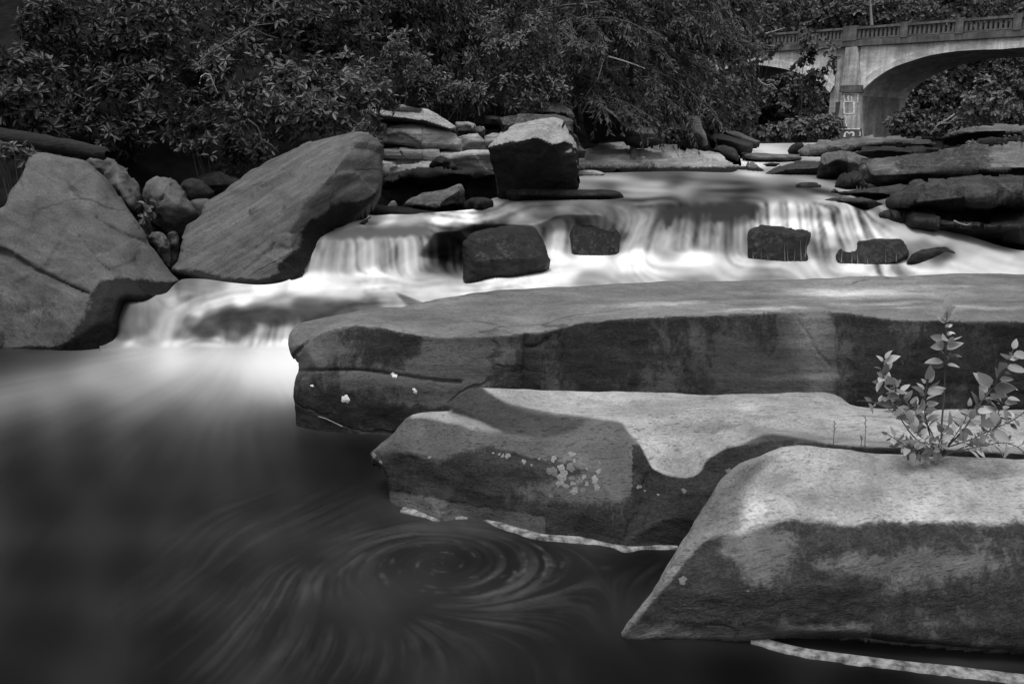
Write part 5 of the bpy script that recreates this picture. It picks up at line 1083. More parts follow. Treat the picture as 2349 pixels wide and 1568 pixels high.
band(kl, [(918, 1172), (950, 1178), (980, 1184), (999, 1191), (1020, 1189), (1048, 1186), (1085, 1187), (1114, 1193), (1158, 1209), (1202, 1225), (1241, 1235), (1312, 1240), (1400, 1247), (1435, 1261), (1470, 1255), (1555, 1257)], 0.011, "waterline_crust")
band(kc, [(1722, 1472), (1750, 1478), (1776, 1486), (1845, 1502), (1914, 1512), (2007, 1524), (2099, 1535), (2191, 1544), (2329, 1561), (2420, 1570)], 0.010, "waterline_crust")
def trickle(key, lines, wpx):
    VV, FF, fo_, k = [], [], [], 0
    rg = np.random.default_rng(len(lines) * 7)
    for ln in lines:
        q = catmull([(a, b, 0) for a, b in ln], 5, False)
        n = len(q)
        ww = wpx * rg.uniform(.6, 1.3) * (0.5 + np.linspace(0, 1, n) * .8)
        for s in (-1, 0, 1):
            VV.append(drape(key, q[:, 0] + s * ww, q[:, 1], 0.016 if s == 0 else 0.003)); fo_.append((.22 if s == 0 else .03) * np.linspace(.3, 1, n))
        for s in (0, 1):
            a0, a1 = k + s * n, k + (s + 1) * n
            FF += [(a0 + i, a0 + i + 1, a1 + i + 1, a1 + i) for i in range(n - 1)]
        k += 3 * n
    o = mesh_obj("trickle_water", np.concatenate(VV), np.array(FF), MAT['river'], None, True, {"foam": np.concatenate(fo_)})
    tag(o, "thin trickles of water running down a mossy rock", None, None, "structure")
trickle(rk("middle of the main fall"), [[(1727, 572), (1728, 598)], [(1747, 566), (1746, 600)], [(1761, 584), (1762, 602)], [(1799, 556), (1801, 602)], [(1805, 565), (1808, 603)], [(1824, 568), (1822, 600)], [(1836, 548), (1838, 598)], [(1850, 545), (1847, 590)]], 1.5)
trickle(rk("right foot of the main fall"), [[(1932, 572), (1930, 602)], [(1955, 570), (1954, 604)], [(1966, 576), (1968, 604)], [(1990, 588), (1990, 604)], [(2030, 566), (2032, 604)], [(2056, 578), (2056, 600)]], 1.4)
# driftwood and the rotten log
p = [at(800, 536, 7.55), at(813, 527, 7.5), at(826, 517, 7.47), at(843, 506, 7.45)]
mb = MB(); mb.tube(p, [.018, .02, .017, .010], 7); mb.tube([p[2] + [0.01, 0, 0.02], p[3] + [0.03, 0, 0.03]], [.008, .004], 5)
tag(mb.build("driftwood", MAT['wetwood'], None, True, p[0]), "short dark driftwood stick poking out of the water above the left waterfall", "driftwood")
lp = catmull([(*at(-60, 306, 7.6),), (*at(60, 320, 7.5),), (*at(150, 335, 7.4),), (*at(215, 346, 7.3),), (*at(245, 352, 7.25),)], 0.05, False)
lg = len(lp)
V, Fc = tube(lp, np.linspace(.075, .05, lg) , 12)
V = V + 0.02 * fbm(V * [.4, 1, 1], 9, 4, 3)[:, None] * np.array([0, 0.6, 1.0])
V[-12:] = lp[-1] + (V[-12:] - lp[-1]) * 0.4
lo = tag(mesh_obj("log", V, Fc, MAT['wetwood'], None, True, None, lp[0]), "rotten black log lying over the smooth grey boulder at the left", "log")
# ------------------------------------------------------------------ bridge
BA = np.array([0.7295, -0.684, 0.0]); BN = np.array([0.684, 0.7295, 0.0])      # along the deck / away from the viewer
BP = at(1948, 300, 54.0)
def onp(px, py, off=0.0):
    d = np.array([float(c) for c in ray(px, py)])
    c0 = np.array([0, 0, CZ])
    t = float((BP + BN * off - c0) @ BN) / float(d @ BN)
    P = c0 + d * t
    return float((P - BP) @ BA), float(P[2])
def bw_(s, z, off): return np.array([BP[0], BP[1], 0]) + BA * s + BN * off + np.array([0, 0, z])
def c3(x, y): return 1503.4 + .36 * x, .36 * y
def c5(x, y): return 1644.3 + .3 * x, .3 * y
def conc(name, val, streak=0.5):
    m, t, b = new_mat(name)
    co = N(t, "TexCoord").outputs["Object"]
    rotz = math.atan2(BA[1], BA[0])
    v = MAPV(t, co, (1, 1, 1), (0, 0, -rotz))
    st = NOISE(t, MAPV(t, v, (5.0, 1, 0.25)), 1.0, 6, 0.7)
    pl = NOISE(t, MAPV(t, v, (.4, 1, 4.5)), 1.0, 3, 0.6)
    bg_ = NOISE(t, v, 0.9, 6, 0.65)
    fi = NOISE(t, v, 14, 5, 0.7)
    base = M(t, 'MULTIPLY', val, MIX(t, SS(t, st, .3, .7), 1 - streak, 1 + streak * .6))
    base = M(t, 'MULTIPLY', base, MIX(t, SS(t, pl, .35, .65), .9, 1.1))
    base = M(t, 'MULTIPLY', base, MIX(t, SS(t, bg_, .3, .7), .65, 1.25))
    base = M(t, 'MULTIPLY', base, MIX(t, SS(t, fi, .3, .7), .85, 1.15))
    t.links.new(GREY(t, base), b.inputs["Base Color"])
    b.inputs["Roughness"].default_value = 0.9
    b.inputs["Specular IOR Level"].default_value = 0.2
    bp = N(t, "Bump"); bp.inputs["Strength"].default_value = 0.3; bp.inputs["Distance"].default_value = 0.05
    t.links.new(fi, bp.inputs["Height"]); t.links.new(bp.outputs[0], b.inputs["Normal"])
    return m
mc_l, mc_d, mc_m = conc("pale_concrete", 0.72, 0.25), conc("stained_concrete", 0.13, 0.35), conc("pier_concrete", 0.44, 0.45)
mark = plain_mat("white_efflorescence", 0.88, 0.9, 0.3, 6, 0.0)
bridge = tag(empty("bridge", bw_(0, .6, 3.5)), "concrete arch road bridge with a balustrade crossing the river in the upper right", "bridge")
BT = 7.0
def prism(poly, o0, o1):
    """closed prism of an (s,z) polygon between two offsets"""
    n = len(poly)
    V = [bw_(s, z, o0) for s, z in poly] + [bw_(s, z, o1) for s, z in poly]
    Fc = [list(range(n)), list(range(2 * n - 1, n - 1, -1))] + [[i, n + i, n + (i + 1) % n, (i + 1) % n] for i in range(n)]
    return V, Fc
def part(name, poly, o0, o1, mat, parent=bridge, bevel=0.0):
    V, Fc = prism(poly, o0, o1)
    o = mesh_obj(name, V, Fc, mat, None, False, None, np.mean(V, 0))
    o.parent = parent
    base = Vector((0, 0, 0)); pp = parent
    while pp is not None: base += pp.location; pp = pp.parent
    o.location = o.location - base
    bm_fix(o)
    return o
import bmesh
def bm_fix(o):
    bm = bmesh.new(); bm.from_mesh(o.data)
    bmesh.ops.triangulate(bm, faces=[f for f in bm.faces if len(f.verts) > 4])
    bmesh.ops.recalc_face_normals(bm, faces=bm.faces)
    bm.to_mesh(o.data); bm.free()
zt = np.mean([onp(*c5(1200, 200))[1], onp(*c5(1700, 161))[1], onp(*c5(2250, 118))[1]])
zb = np.mean([onp(*c5(1200, 347))[1], onp(*c5(1700, 316))[1], onp(*c5(2250, 286))[1]])
hh = zt - zb
z_rl, z_lr, z_bt = zt - .12 * hh, zb + .42 * hh, zb + .30 * hh
# arches
intr = [onp(*c3(x, y)) for x, y in [(1305, 622), (1330, 570), (1400, 505), (1500, 440), (1600, 400), (1750, 355), (1900, 330), (2050, 319), (2200, 315)]]
extr = [onp(*c3(x, y)) for x, y in [(1290, 560), (1340, 500), (1400, 450), (1550, 380), (1700, 325), (1850, 297), (2000, 280), (2200, 270)]]
def half(fn_pts, mirror):
    p = catmull([(s, z, 0) for s, z in fn_pts], 0.25, False)[:, :2]
    sc = p[-1, 0]
    return np.concatenate([p, np.stack([2 * sc - p[::-1, 0], p[::-1, 1]], 1)[1:]]) if mirror else p
ri, re = half(intr, True), half(extr, True)
linr = [onp(*c3(x, y)) for x, y in [(1115, 590), (1050, 530), (980, 490), (850, 446), (720, 421), (600, 412)]]
lext = [onp(*c3(x, y)) for x, y in [(1140, 545), (1060, 470), (980, 440), (850, 400), (720, 378), (600, 370)]]
li, le = half(linr, True), half(lext, True)
zw = 0.55
s_pr, s_pl = ri[0, 0], li[0, 0]
for (i_, e_, nm) in ((ri, re, "right"), (li, le, "left")):
    e2 = np.stack([np.interp(np.linspace(0, 1, len(i_)), np.linspace(0, 1, len(e_)), e_[:, k]) for k in (0, 1)], 1)
    # ring: bottom intrados, top extrados
    V, Fc = [], []
    n = len(i_)
    for off in (-0.08, BT + 0.08):
        V += [bw_(s, z, off) for s, z in i_] + [bw_(s, z, off) for s, z in e2]
    for k in range(n - 1):
        Fc += [[k, k + 1, n + k + 1, n + k], [2 * n + k + 1, 2 * n + k, 3 * n + k, 3 * n + k + 1], [k + 1, k, 2 * n + k, 2 * n + k + 1], [n + k, n + k + 1, 3 * n + k + 1, 3 * n + k]]
    o = mesh_obj("arch_ring", V, Fc, mc_l, bridge, False, None, np.mean(V, 0)); bm_fix(o)
    V, Fc = [], []
    for off in (0.0, BT):
        V += [bw_(s, z - 0.05, off) for s, z in e2] + [bw_(s, zb + 0.02, off) for s, z in e2]
    for k in range(n - 1):
        Fc += [[k, k + 1, n + k + 1, n + k], [2 * n + k + 1, 2 * n + k, 3 * n + k, 3 * n + k + 1]]
    o = mesh_obj("spandrel_wall", V, Fc, mc_l, bridge, False, None, np.mean(V, 0)); bm_fix(o)
    # walls carrying the arch at its springings
    zs = i_[0, 1]
s_far_r = ri[-1, 0]; s_far_l = li[-1, 0]
part("pier", [(s_pl - .02, zw), (s_pr + .02, zw), (s_pr + .02, ri[0, 1]), (re[0, 0] + .3, re[0, 1] + .3), (re[0, 0] + .1, zb), (le[0, 0] - .1, zb), (le[0, 0] - .3, le[0, 1] + .2), (s_pl - .02, li[0, 1])], 0.05, BT - .05, mc_m)
part("abutment", [(s_far_r - .02, zw - 1), (s_far_r + 9, zw - 1), (s_far_r + 9, zb), (re[-1, 0], zb), (re[-1, 0] - .1, re[-1, 1]), (s_far_r - .02, ri[-1, 1])], 0.05, BT - .05, mc_m)
part("abutment", [(s_far_l - 9, zw - 1), (s_far_l + .02, zw - 1), (s_far_l + .02, li[-1, 1]), (le[-1, 0] + .1, le[-1, 1]), (le[-1, 0], zb), (s_far_l - 9, zb)], 0.05, BT - .05, mc_m)
def pt(x, y, off=0.0): return onp(*c5(x, y), off)
def quad(name, pts, o0, o1, mat, parent=bridge): return part(name, [pt(x, y, o0) for x, y in pts], o0, o1, mat, parent)
sh = quad("pilaster", [(985, 365), (1066, 355), (1088, 655), (958, 660)], -0.35, 0.03, mc_m)
cp = quad("pier_cap", [(945, 655), (1092, 650), (1092, 705), (935, 708)], -0.60, 0.02, mc_d)
lw = quad("pier_base", [(958, 709), (1086, 706), (1095, 1060), (900, 1065)], -0.50, 0.01, mc_m)
pl_ = quad("plinth", [(892, 985), (1100, 983), (1104, 1060), (886, 1065)], -0.66, -0.48, mc_d)
quad("pier_base", [(908, 782), (957, 778), (957, 984), (900, 984)], -0.30, 0.0, mc_d)
def stroke(pts, w, off):
    q = [np.array(bw_(*onp(*c5(x, y), off), off)) for x, y in pts]
    V, Fc = [], []
    for i, p_ in enumerate(q):
        a, b = q[max(i - 1, 0)], q[min(i + 1, len(q) - 1)]
        d = b - a; d /= np.linalg.norm(d)
        n_ = np.cross(d, BN)
        ww = w * (0.7 + 0.6 * random.random())
        V += [p_ + n_ * ww, p_ - n_ * ww, p_ - n_ * ww + BN * .02, p_ + n_ * ww + BN * .02]
        if i:
            k = 4 * i
            Fc += [[k - 4 + j, k - 4 + (j + 1) % 4, k + (j + 1) % 4, k + j] for j in range(4)]
    o = mesh_obj("white_mark", V, Fc, mark, bridge, False, None, q[0])
for pts, w in [([(972, 785), (971, 815), (975, 835), (972, 868)], .045), ([(970, 778), (1010, 776), (1050, 778)], .03), ([(1050, 780), (1048, 810), (1050, 840), (1047, 868)], .055), ([(975, 868), (1010, 872), (1048, 868)], .025),
               ([(970, 725), (974, 750), (978, 772)], .04), ([(1008, 730), (1004, 748), (1008, 768)], .05), ([(1028, 738), (1032, 755), (1031, 772)], .035), ([(965, 716), (1020, 714), (1080, 715)], .03), ([(1079, 716), (1078, 750), (1077, 785)], .03),
               ([(978, 880), (990, 905), (984, 935), (992, 960), (986, 978)], .03)]:
    stroke(pts, w, -0.515)
for pts, w in [([(984, 1012), (978, 1030), (976, 1048)], .06), ([(1042, 1010), (1046, 1028), (1043, 1042)], .06), ([(984, 1012), (1000, 1010), (1012, 1022), (1030, 1010), (1042, 1010)], .035), ([(897, 988), (980, 986), (1095, 986)], .025), ([(905, 988), (906, 1005), (908, 1022)], .03), ([(1092, 1005), (1097, 1022), (1092, 1040)], .03)]:
    stroke(pts, w, -0.675)
# deck, kerb beam and balustrade
sA, sB = s_far_l - 9, s_far_r + 9
part("deck", [(sA, zb), (sB, zb), (sB, z_bt), (sA, z_bt)], -0.22, BT + .22, mc_d)
posts = [onp(*c5(x, 250))[0] for x in (1440, 1860, 2300)]
step = (posts[2] - posts[0]) / 2
s_main = onp(*c5(1028, 280))[0]
lefts = [onp(*c5(x, 300))[0] for x in (665, )]
plist = [(s_main, .40, "pilaster_post")] + [(s, .20, "parapet_post") for s in posts] + [(lefts[0], .24, "parapet_post")]
k = posts[2]
while k + step < s_far_r + 6:
    k += step; plist.append((k, .2, "parapet_post"))
k = lefts[0]
lstep = s_main - lefts[0]
for _ in range(3):
    k -= lstep; plist.append((k, .2, "parapet_post"))
plist.sort()
for off0 in (-0.20, BT - 0.08):
    front = off0 < 1
    for (s, hw, nm) in plist:
        part("parapet_post", [(s - hw, z_bt), (s + hw, z_bt), (s + hw, zt + .07), (s - hw, zt + .07)], off0 - .05, off0 + .33, mc_d)
    for (a, ha, _), (b, hb, _) in zip(plist[:-1], plist[1:]):
        a2, b2 = a + ha + .003, b - hb - .003
        rl = part("railing", [(a2, z_rl), (b2, z_rl), (b2, zt), (a2, zt)], off0, off0 + .28, mc_d)
        part("bottom_rail", [(a2, z_bt + .05 * hh), (b2, z_bt + .05 * hh), (b2, z_lr), (a2, z_lr)], off0 + .03, off0 + .25, mc_d, rl)
        if not front or a < s_far_l - 1: continue
        nb_ = max(5, int(round((b2 - a2) / .235)))
        for q_ in range(nb_):
            c_ = a2 + (q_ + .5) * (b2 - a2) / nb_
            part("baluster", [(c_ - .062, z_lr + .002), (c_ + .062, z_lr + .002), (c_ + .062, z_rl - .002), (c_ - .062, z_rl - .002)], off0 + .06, off0 + .2, mc_d, rl)
# ruined stone pier among the trees left of the bridge
rp = [(1556, 318), (1552, 300), (1560, 285), (1562, 268), (1590, 264), (1604, 268), (1610, 290), (1618, 305), (1622, 335), (1590, 345), (1560, 335)]
rock("stone_pier", "ruined block of old stone pier overgrown by trees, left of the bridge", rp, [[(1566, 300, 19.6), (1590, 296, 19.4), (1612, 312, 19.6)], (1588, 275, 19.5)], Y=20, mat='cliff', g=3, smooth=1, thick=1.0, roll=3, rolld=.06, amp=.03, freq=2, stain=.35, cat="ruin")
# ------------------------------------------------------------------ vegetation
def unit(a): return a / (np.linalg.norm(a, axis=-1, keepdims=True) + 1e-9)
def leaf_geo(C, A, Nn, L, Wd, fold=0.25, curl=0.12):
    """six vertex pointed leaves, folded along the midrib"""
    A = unit(A); S = unit(np.cross(A, Nn)); Nn = unit(np.cross(S, A))
    L = np.broadcast_to(L, (len(C),))[:, None]; Wd = np.broadcast_to(Wd, (len(C),))[:, None]
    up = Nn * Wd * fold
    dn = -Nn * L * curl
    V = np.stack([C, C + A * L * .28 + S * Wd * .42 + up, C + A * L * .66 + S * Wd * .46 + up + dn * .45, C + A * L + dn,
                  C + A * L * .66 - S * Wd * .46 + up + dn * .45, C + A * L * .28 - S * Wd * .42 + up], 1)
    n = len(C)
    b = (np.arange(n) * 6)[:, None]
    Fc = np.concatenate([b + np.array([[0, 3, 2, 1]]), b + np.array([[0, 5, 4, 3]])])
    return V.reshape(-1, 3), Fc
def whorls(rg, P, AX, nl, L, asp, droop, lt):
    n = len(P)
    k = np.repeat(np.arange(n), nl)
    m = len(k)
    ax = unit(AX)[k]
    rnd = rg.normal(size=(m, 3))
    e1 = unit(np.cross(ax, rnd))
    el = rg.normal(droop, 0.30, m)
    A = unit(e1 * np.cos(el)[:, None] + ax * np.sin(el)[:, None])
    Nn = unit(ax * np.cos(el)[:, None] - e1 * np.sin(el)[:, None] + 0.35 * rg.normal(size=(m, 3)))
    LL = L * rg.uniform(.65, 1.2, m)
    V, Fc = leaf_geo(P[k] + A * 0.012, A, Nn, LL, LL * asp * rg.uniform(.85, 1.15, m))
    wt = rg.uniform(-.22, .22, n)[k]
    tone = np.clip(lt + wt + rg.normal(0, .16, m), .02, 1.1)
    return V, Fc, np.repeat(tone, 6)
NV = [0]
def shrub(label, cx, cy, rx, ry, Y, name="shrub", mat='leaf_a', L=.09, n=320, nl=7, asp=.36, dr=None, droop=.12, lt=.45, seed=None, thr=.06, clump=2.4, cat="shrub", group="rhododendron shrubs on the left bank", stems=6, base=None, bark='bark', part_name="crown", upw=.5, shell=.45, front=True):
    NV[0] += 1
    rg = np.random.default_rng(1000 + NV[0] if seed is None else seed)
    c = at(cx, cy, Y)
    R3 = np.array([rx * Y / F, dr if dr else (rx + ry) * .5 * Y / F * .8, ry * Y / F])
    if base is None:
        bx, by = c[0] + rg.uniform(-.2, .2) * R3[0], c[1] + 0.5 * R3[1]
        base = np.array([bx, by, float(ground_z([bx], [by])[0]) - .05])
    root = tag(empty(name, base), label, cat, group)
    U = rg.normal(size=(n * 6, 3)); U = unit(U)
    if front: U = U[(U[:, 1] < .35)]
    U = U * (rg.random(len(U)) ** shell)[:, None]
    P = c + U * R3
    f = fbm(P, clump / max(.3, R3.mean()), 3, NV[0])
    P = P[f > thr][:n]; U = U[f > thr][:n]
    AX = unit(U) * .6 + np.array([0, -.15, upw]) + .35 * rg.normal(size=U.shape)
    L = L * rg.uniform(.8, 1.2)
    V, Fc, tn = whorls(rg, P, AX, nl, L, asp, droop, lt)
    mesh_obj(part_name, V, Fc, MAT[mat], root, True, {"tone": tn}, c)
    mb = MB()
    rb_ = max(.012, .02 * R3.mean())
    tops = P[rg.choice(len(P), min(stems, len(P)), replace=False)]
    curves = []
    for tp in tops:
        m1 = base + (tp - base) * .45 + rg.normal(size=3) * R3 * .12 + np.array([0, 0, .12 * R3[2]])
        pth = catmull([(*base,), (*m1,), (*tp,)], max(.05, R3.mean() / 6), False)
        mb.tube(pth, np.linspace(rb_, rb_ * .2, len(pth)), 5)
        curves.append(pth)
    cp = np.concatenate(curves)
    for i in rg.choice(len(P), min(len(P), 70), replace=False):
        j = np.argmin(((cp - P[i]) ** 2).sum(1))
        mid = (cp[j] + P[i]) / 2 + rg.normal(size=3) * .05 * R3
        mb.tube(np.array([cp[j], mid, P[i]]), [rb_ * .25, rb_ * .18, rb_ * .1], 4)
    mb.build("branches", MAT[bark], root, True, base)
    return root
# left bank rhododendrons: label, centre, radii (pixels), distance
rh = [("broad shrub filling the top left corner of the picture", 80, 70, 190, 125, 9.3, .10, .45, 'leaf_a', 420),
      ("large leaved shrub leaning in at the left edge below the corner shrub", 50, 240, 130, 110, 7.9, .105, .45, 'leaf_a', 260),
      ("dense shrub at the top, second from the left corner", 300, 90, 190, 130, 9.9, .09, .42, 'leaf_a', 420),
      ("shrub in the middle of the left thicket, above the rotten log", 310, 255, 170, 105, 9.2, .09, .42, 'leaf_a', 330),
      ("low hanging shrub with dark gaps under it, left of the tilted boulder", 505, 320, 120, 80, 8.9, .085, .5, 'leaf_a', 240),
      ("shrub above the black hollow in the left thicket", 540, 180, 150, 100, 10.0, .085, .5, 'leaf_b', 330),
      ("pale leaved shrub leaning over the top of the tilted boulder", 715, 235, 140, 100, 9.6, .085, .6, 'leaf_b', 380),
      ("shrub with paler leaf tips touching the layered cliff", 815, 215, 95, 90, 10.3, .08, .62, 'leaf_b', 260),
      ("dark shrub under the top edge, left of the hanging conifer twigs", 690, 60, 170, 90, 11.0, .09, .4, 'leaf_a', 330),
      ("shrub with a pale spray of leaves above the layered cliff", 880, 125, 105, 75, 11.2, .085, .65, 'leaf_b', 260),
      ("dark shrub at the top edge above the black hollow", 480, 40, 180, 85, 11.4, .09, .38, 'leaf_a', 330),
      ("low dark shrub just behind the rotten log", 190, 300, 150, 55, 8.9, .085, .3, 'leaf_a', 180),
      ("little sprig of leaves on the top left corner of the smooth grey boulder", 25, 362, 55, 28, 7.15, .09, .75, 'leaf_b', 26),
      ("small spray of leaves behind the crest of the tilted boulder", 845, 300, 42, 35, 8.6, .07, .6, 'leaf_b', 40)]
for (lb, cx, cy, rx, ry, Y, L, lt, mt, n) in rh:
    shrub(lb, cx, cy, rx, ry, Y, "rhododendron_shrub", mt, L, n, lt=lt)
g2 = "shrubs above the layered cliff"
for (lb, cx, cy, rx, ry, Y, L, lt, mt, n) in [
        ("dark shrub right above the cap slab of the layered cliff", 960, 210, 105, 70, 12.6, .085, .45, 'leaf_a', 300),
        ("tall shrub with pale leaf clusters above the mushroom boulder", 1180, 110, 110, 100, 13.2, .085, .72, 'leaf_b', 420),
        ("shrub with pale leaf clusters hanging lower, just above the shaded steps", 1210, 205, 95, 55, 13.0, .08, .66, 'leaf_b', 240),
        ("dark shrub at the top edge among the hanging conifer twigs", 1050, 50, 150, 80, 14.2, .09, .42, 'leaf_a', 330),
        ("small shrub with pale tips behind the layered cliff, right of its dark shrub", 1060, 215, 75, 45, 12.9, .075, .6, 'leaf_b', 170)]:
    shrub(lb, cx, cy, rx, ry, Y, "rhododendron_shrub", mt, L, n, lt=lt, group=g2)
# hemlocks
def conifer(label, cx, cyb, top, Y, spread, seed, nb=26, lt=.5, lean=(0, 0), hmin=.45):
    rg = np.random.default_rng(seed)
    b = at(cx, cyb, Y); b[2] = float(ground_z([b[0]], [b[1]])[0]) - .1
    tp = at(cx, top, Y) + np.array([lean[0], lean[1], 0])
    root = tag(empty("hemlock_tree", b), label, "tree", "hemlocks on the left bank")
    trunk = catmull([(*b,), (*((b + tp) / 2 + rg.normal(size=3) * .1),), (*tp,)], .25, False)
    tk = MB(); tk.tube(trunk, np.linspace(.05, .02, len(trunk)) * Y / 14, 8)
    tk.build("trunk", MAT['wetwood'], root, True, b)
    mb = MB(); C, A, Nn = [], [], []
    sp = spread * Y / F
    for i in range(nb):
        h = rg.uniform(hmin, 1.0)
        p = trunk[int(h * (len(trunk) - 1))]
        az = rg.uniform(-math.pi, 0.35) if rg.random() < .85 else rg.uniform(0, 6.28)
        d = np.array([math.cos(az), math.sin(az) * .8, rg.uniform(-.15, .3)])
        Lb = sp * rg.uniform(.5, 1.1)
        m = 9
        s = np.linspace(0, 1, m)[:, None]
        br = p + d * Lb * s + np.array([0, 0, -1]) * (s ** 2) * Lb * rg.uniform(.15, .5)
        mb.tube(br, np.linspace(.016, .004, m) * Y / 13, 4)
        bare = rg.random() < .22
        for j in range(2, m):
            for k in range(3):
                dd = unit(np.cross(br[j] - br[j - 1], rg.normal(size=3)) * .8 + (br[j] - br[j - 1]) + np.array([0, 0, -.05]))
                l2 = Lb * rg.uniform(.12, .32)
                q = br[j] + dd * l2 * np.linspace(0, 1, 4)[:, None] + np.array([0, 0, -1]) * (np.linspace(0, 1, 4)[:, None] ** 2) * l2 * .5
                mb.tube(q, np.linspace(.005, .002, 4) * Y / 13, 3)
                if bare and rg.random() < .8: continue
                nn = 16
                u = rg.random(nn)
                pos = q[0] + (q[-1] - q[0]) * u[:, None] + np.array([0, 0, -1]) * (u[:, None] ** 2 - u[:, None]) * 0
                tt = unit(q[-1] - q[0])
                sd_ = unit(np.cross(tt, [0, 0, 1.0]) * rg.choice([-1, 1], nn)[:, None] + tt * .8 + .3 * rg.normal(size=(nn, 3)))
                C.append(pos); A.append(sd_); Nn.append(np.array([0, -.3, 1.0]) + .4 * rg.normal(size=(nn, 3)))
    C, A, Nn = map(np.concatenate, (C, A, Nn))
    LL = rg.uniform(.05, .10, len(C)) * Y / 13
    V, Fc = leaf_geo(C, A, Nn, LL, LL * .26, .1, .15)
    mesh_obj("foliage", V, Fc, MAT['leaf_c'], root, True, {"tone": np.repeat(np.clip(lt + rg.normal(0, .2, len(C)), .05, 1.1), 6)}, b)
    mb.build("branches", MAT['bark'], root, True, b)
for (lb, cx, cy, rx, ry, Y, L, lt, mt, n) in [("dark leafy tree at the top edge behind the first hemlock", 1290, 40, 130, 100, 17.5, .11, .4, 'leaf_a', 420), ("dim bush under the hemlocks, left of the leaning plate", 1310, 195, 80, 60, 15.5, .09, .38, 'leaf_a', 220),
        ("dark leafy tree at the top edge behind the leaning hemlock", 1420, 90, 120, 110, 19.5, .12, .4, 'leaf_a', 420), ("dim leafy bush behind the leaning rock plate", 1420, 210, 90, 50, 17.5, .1, .4, 'leaf_a', 200), ("dark leafy tree at the top edge behind the dark shrubs", 760, 20, 190, 80, 13.5, .1, .36, 'leaf_a', 380), ("dark leafy tree at the top edge behind the pale spray", 980, 40, 150, 90, 15.5, .11, .38, 'leaf_a', 380)]:
    shrub(lb, cx, cy, rx, ry, Y, "broadleaf_tree", mt, L, n, lt=lt, cat="tree", group="dark trees on the left bank")
conifer("hemlock with drooping bare twigs right of the pale shrub above the mushroom boulder", 1330, 250, -90, 14.5, 190, 51, 34, .45)
conifer("hemlock leaning over the propped rock plate", 1460, 260, -100, 16.5, 190, 52, 36, .5)
conifer("hemlock at the top edge behind the dark shrubs", 900, 150, -120, 14.0, 200, 53, 30, .35)
conifer("feathery hemlock between the leaning plate and the ruined stone pier", 1560, 280, -80, 19.0, 170, 54, 36, .6)
conifer("hemlock at the top edge nearest the left half of the bridge", 1610, 260, -90, 24, 110, 55, 36, .6)
conifer("hemlock with twigs hanging over the layered cliff shrubs", 1090, 200, -110, 15.5, 190, 56, 30, .4)
# broadleaf trees round the bridge
g3 = "broadleaf trees near the bridge"
def btree(label, cx, cy, rx, ry, Y, lt=.5, n=420, L=.16, group=g3, nl=5, mat='leaf_d', thr=-.1, stems=7, **k):
    return shrub(label, cx, cy, rx, ry, Y, "broadleaf_tree", mat, L, n, nl, .62, lt=lt, cat="tree", group=group, droop=.1, clump=2.6, thr=thr, stems=stems, shell=.6, **k)
btree("leafy tree over the ruined stone pier", 1600, 215, 100, 85, 21.5, .55, 520, .13)
btree("leafy tree hiding the left end of the bridge", 1640, 170, 85, 105, 27, .5, 560, .16)
btree("darker leafy tree behind the far rapids, under the small arch", 1680, 268, 60, 45, 29, .4, 360, .16)
btree("tall tree at the top edge in front of the left end of the balustrade", 1650, 50, 95, 90, 31, .55, 520, .18)
btree("dark leafy tree above the leaning rock plate", 1500, 60, 130, 100, 20, .42, 520, .14)
btree("rounded tree above the leaning rock plate, beside the ruined pier", 1545, 170, 90, 80, 20.5, .5, 360, .13)
btree("tree leaning across the bridge, left of the pier", 1735, 70, 60, 75, 46, .5, 200, .24, thr=.0)
btree("overhanging creeper of leaves on the bridge wall left of the pier", 1868, 145, 52, 62, 50.5, .45, 110, .24, thr=.12)
btree("leafy branch crossing the balustrade left of the pier", 1850, 95, 20, 42, 50, .5, 45, .22, thr=.02)
g4 = "woods behind the bridge"
bk = [(1640, 40, 120, 110, 74, .5), (1760, 30, 110, 90, 72, .6), (1850, 60, 90, 90, 78, .62), (1950, 20, 110, 80, 76, .68), (2060, 30, 110, 90, 80, .66), (2170, 25, 120, 80, 74, .62), (2290, 30, 110, 90, 78, .5), (2390, 40, 110, 110, 72, .45), (1780, 235, 110, 70, 70, .5), (1880, 240, 90, 70, 72, .4), (2110, 235, 90, 80, 72, .42), (2210, 180, 110, 80, 76, .55), (2310, 230, 100, 90, 70, .42), (2400, 160, 90, 110, 74, .45), (2010, 140, 100, 90, 82, .5), (2150, 110, 120, 90, 84, .55), (1840, 160, 100, 90, 80, .45), (1730, 130, 100, 90, 76, .5), (2300, 110, 110, 90, 84, .5)]
pos = ["at the far left of the far woods, behind the left bank trees", "above the left end of the balustrade", "above the balustrade just left of the pier post", "above the main pier post", "above the first railing panel right of the pier", "above the middle railing panel", "above the right hand railing panel", "at the top right corner", "seen through the small arch at its left", "seen through the small arch beside the pier", "seen through the big arch next to the pier wall", "high under the crown of the big arch", "behind the bright sapling under the big arch", "at the right edge under the big arch", "hidden behind the pier, its top showing past it", "showing behind the rails of the middle panels", "showing through the rails left of the pier", "behind the hemlocks left of the small arch", "showing through the rails at the right"]
for (cx, cy, rx, ry, Y, lt), ps in zip(bk, pos):
    btree("far broadleaf tree " + ps, cx, cy, rx, ry, Y, lt, 850, .33, g4, thr=-.2)
g5 = "low bushes by the river under the bridge"
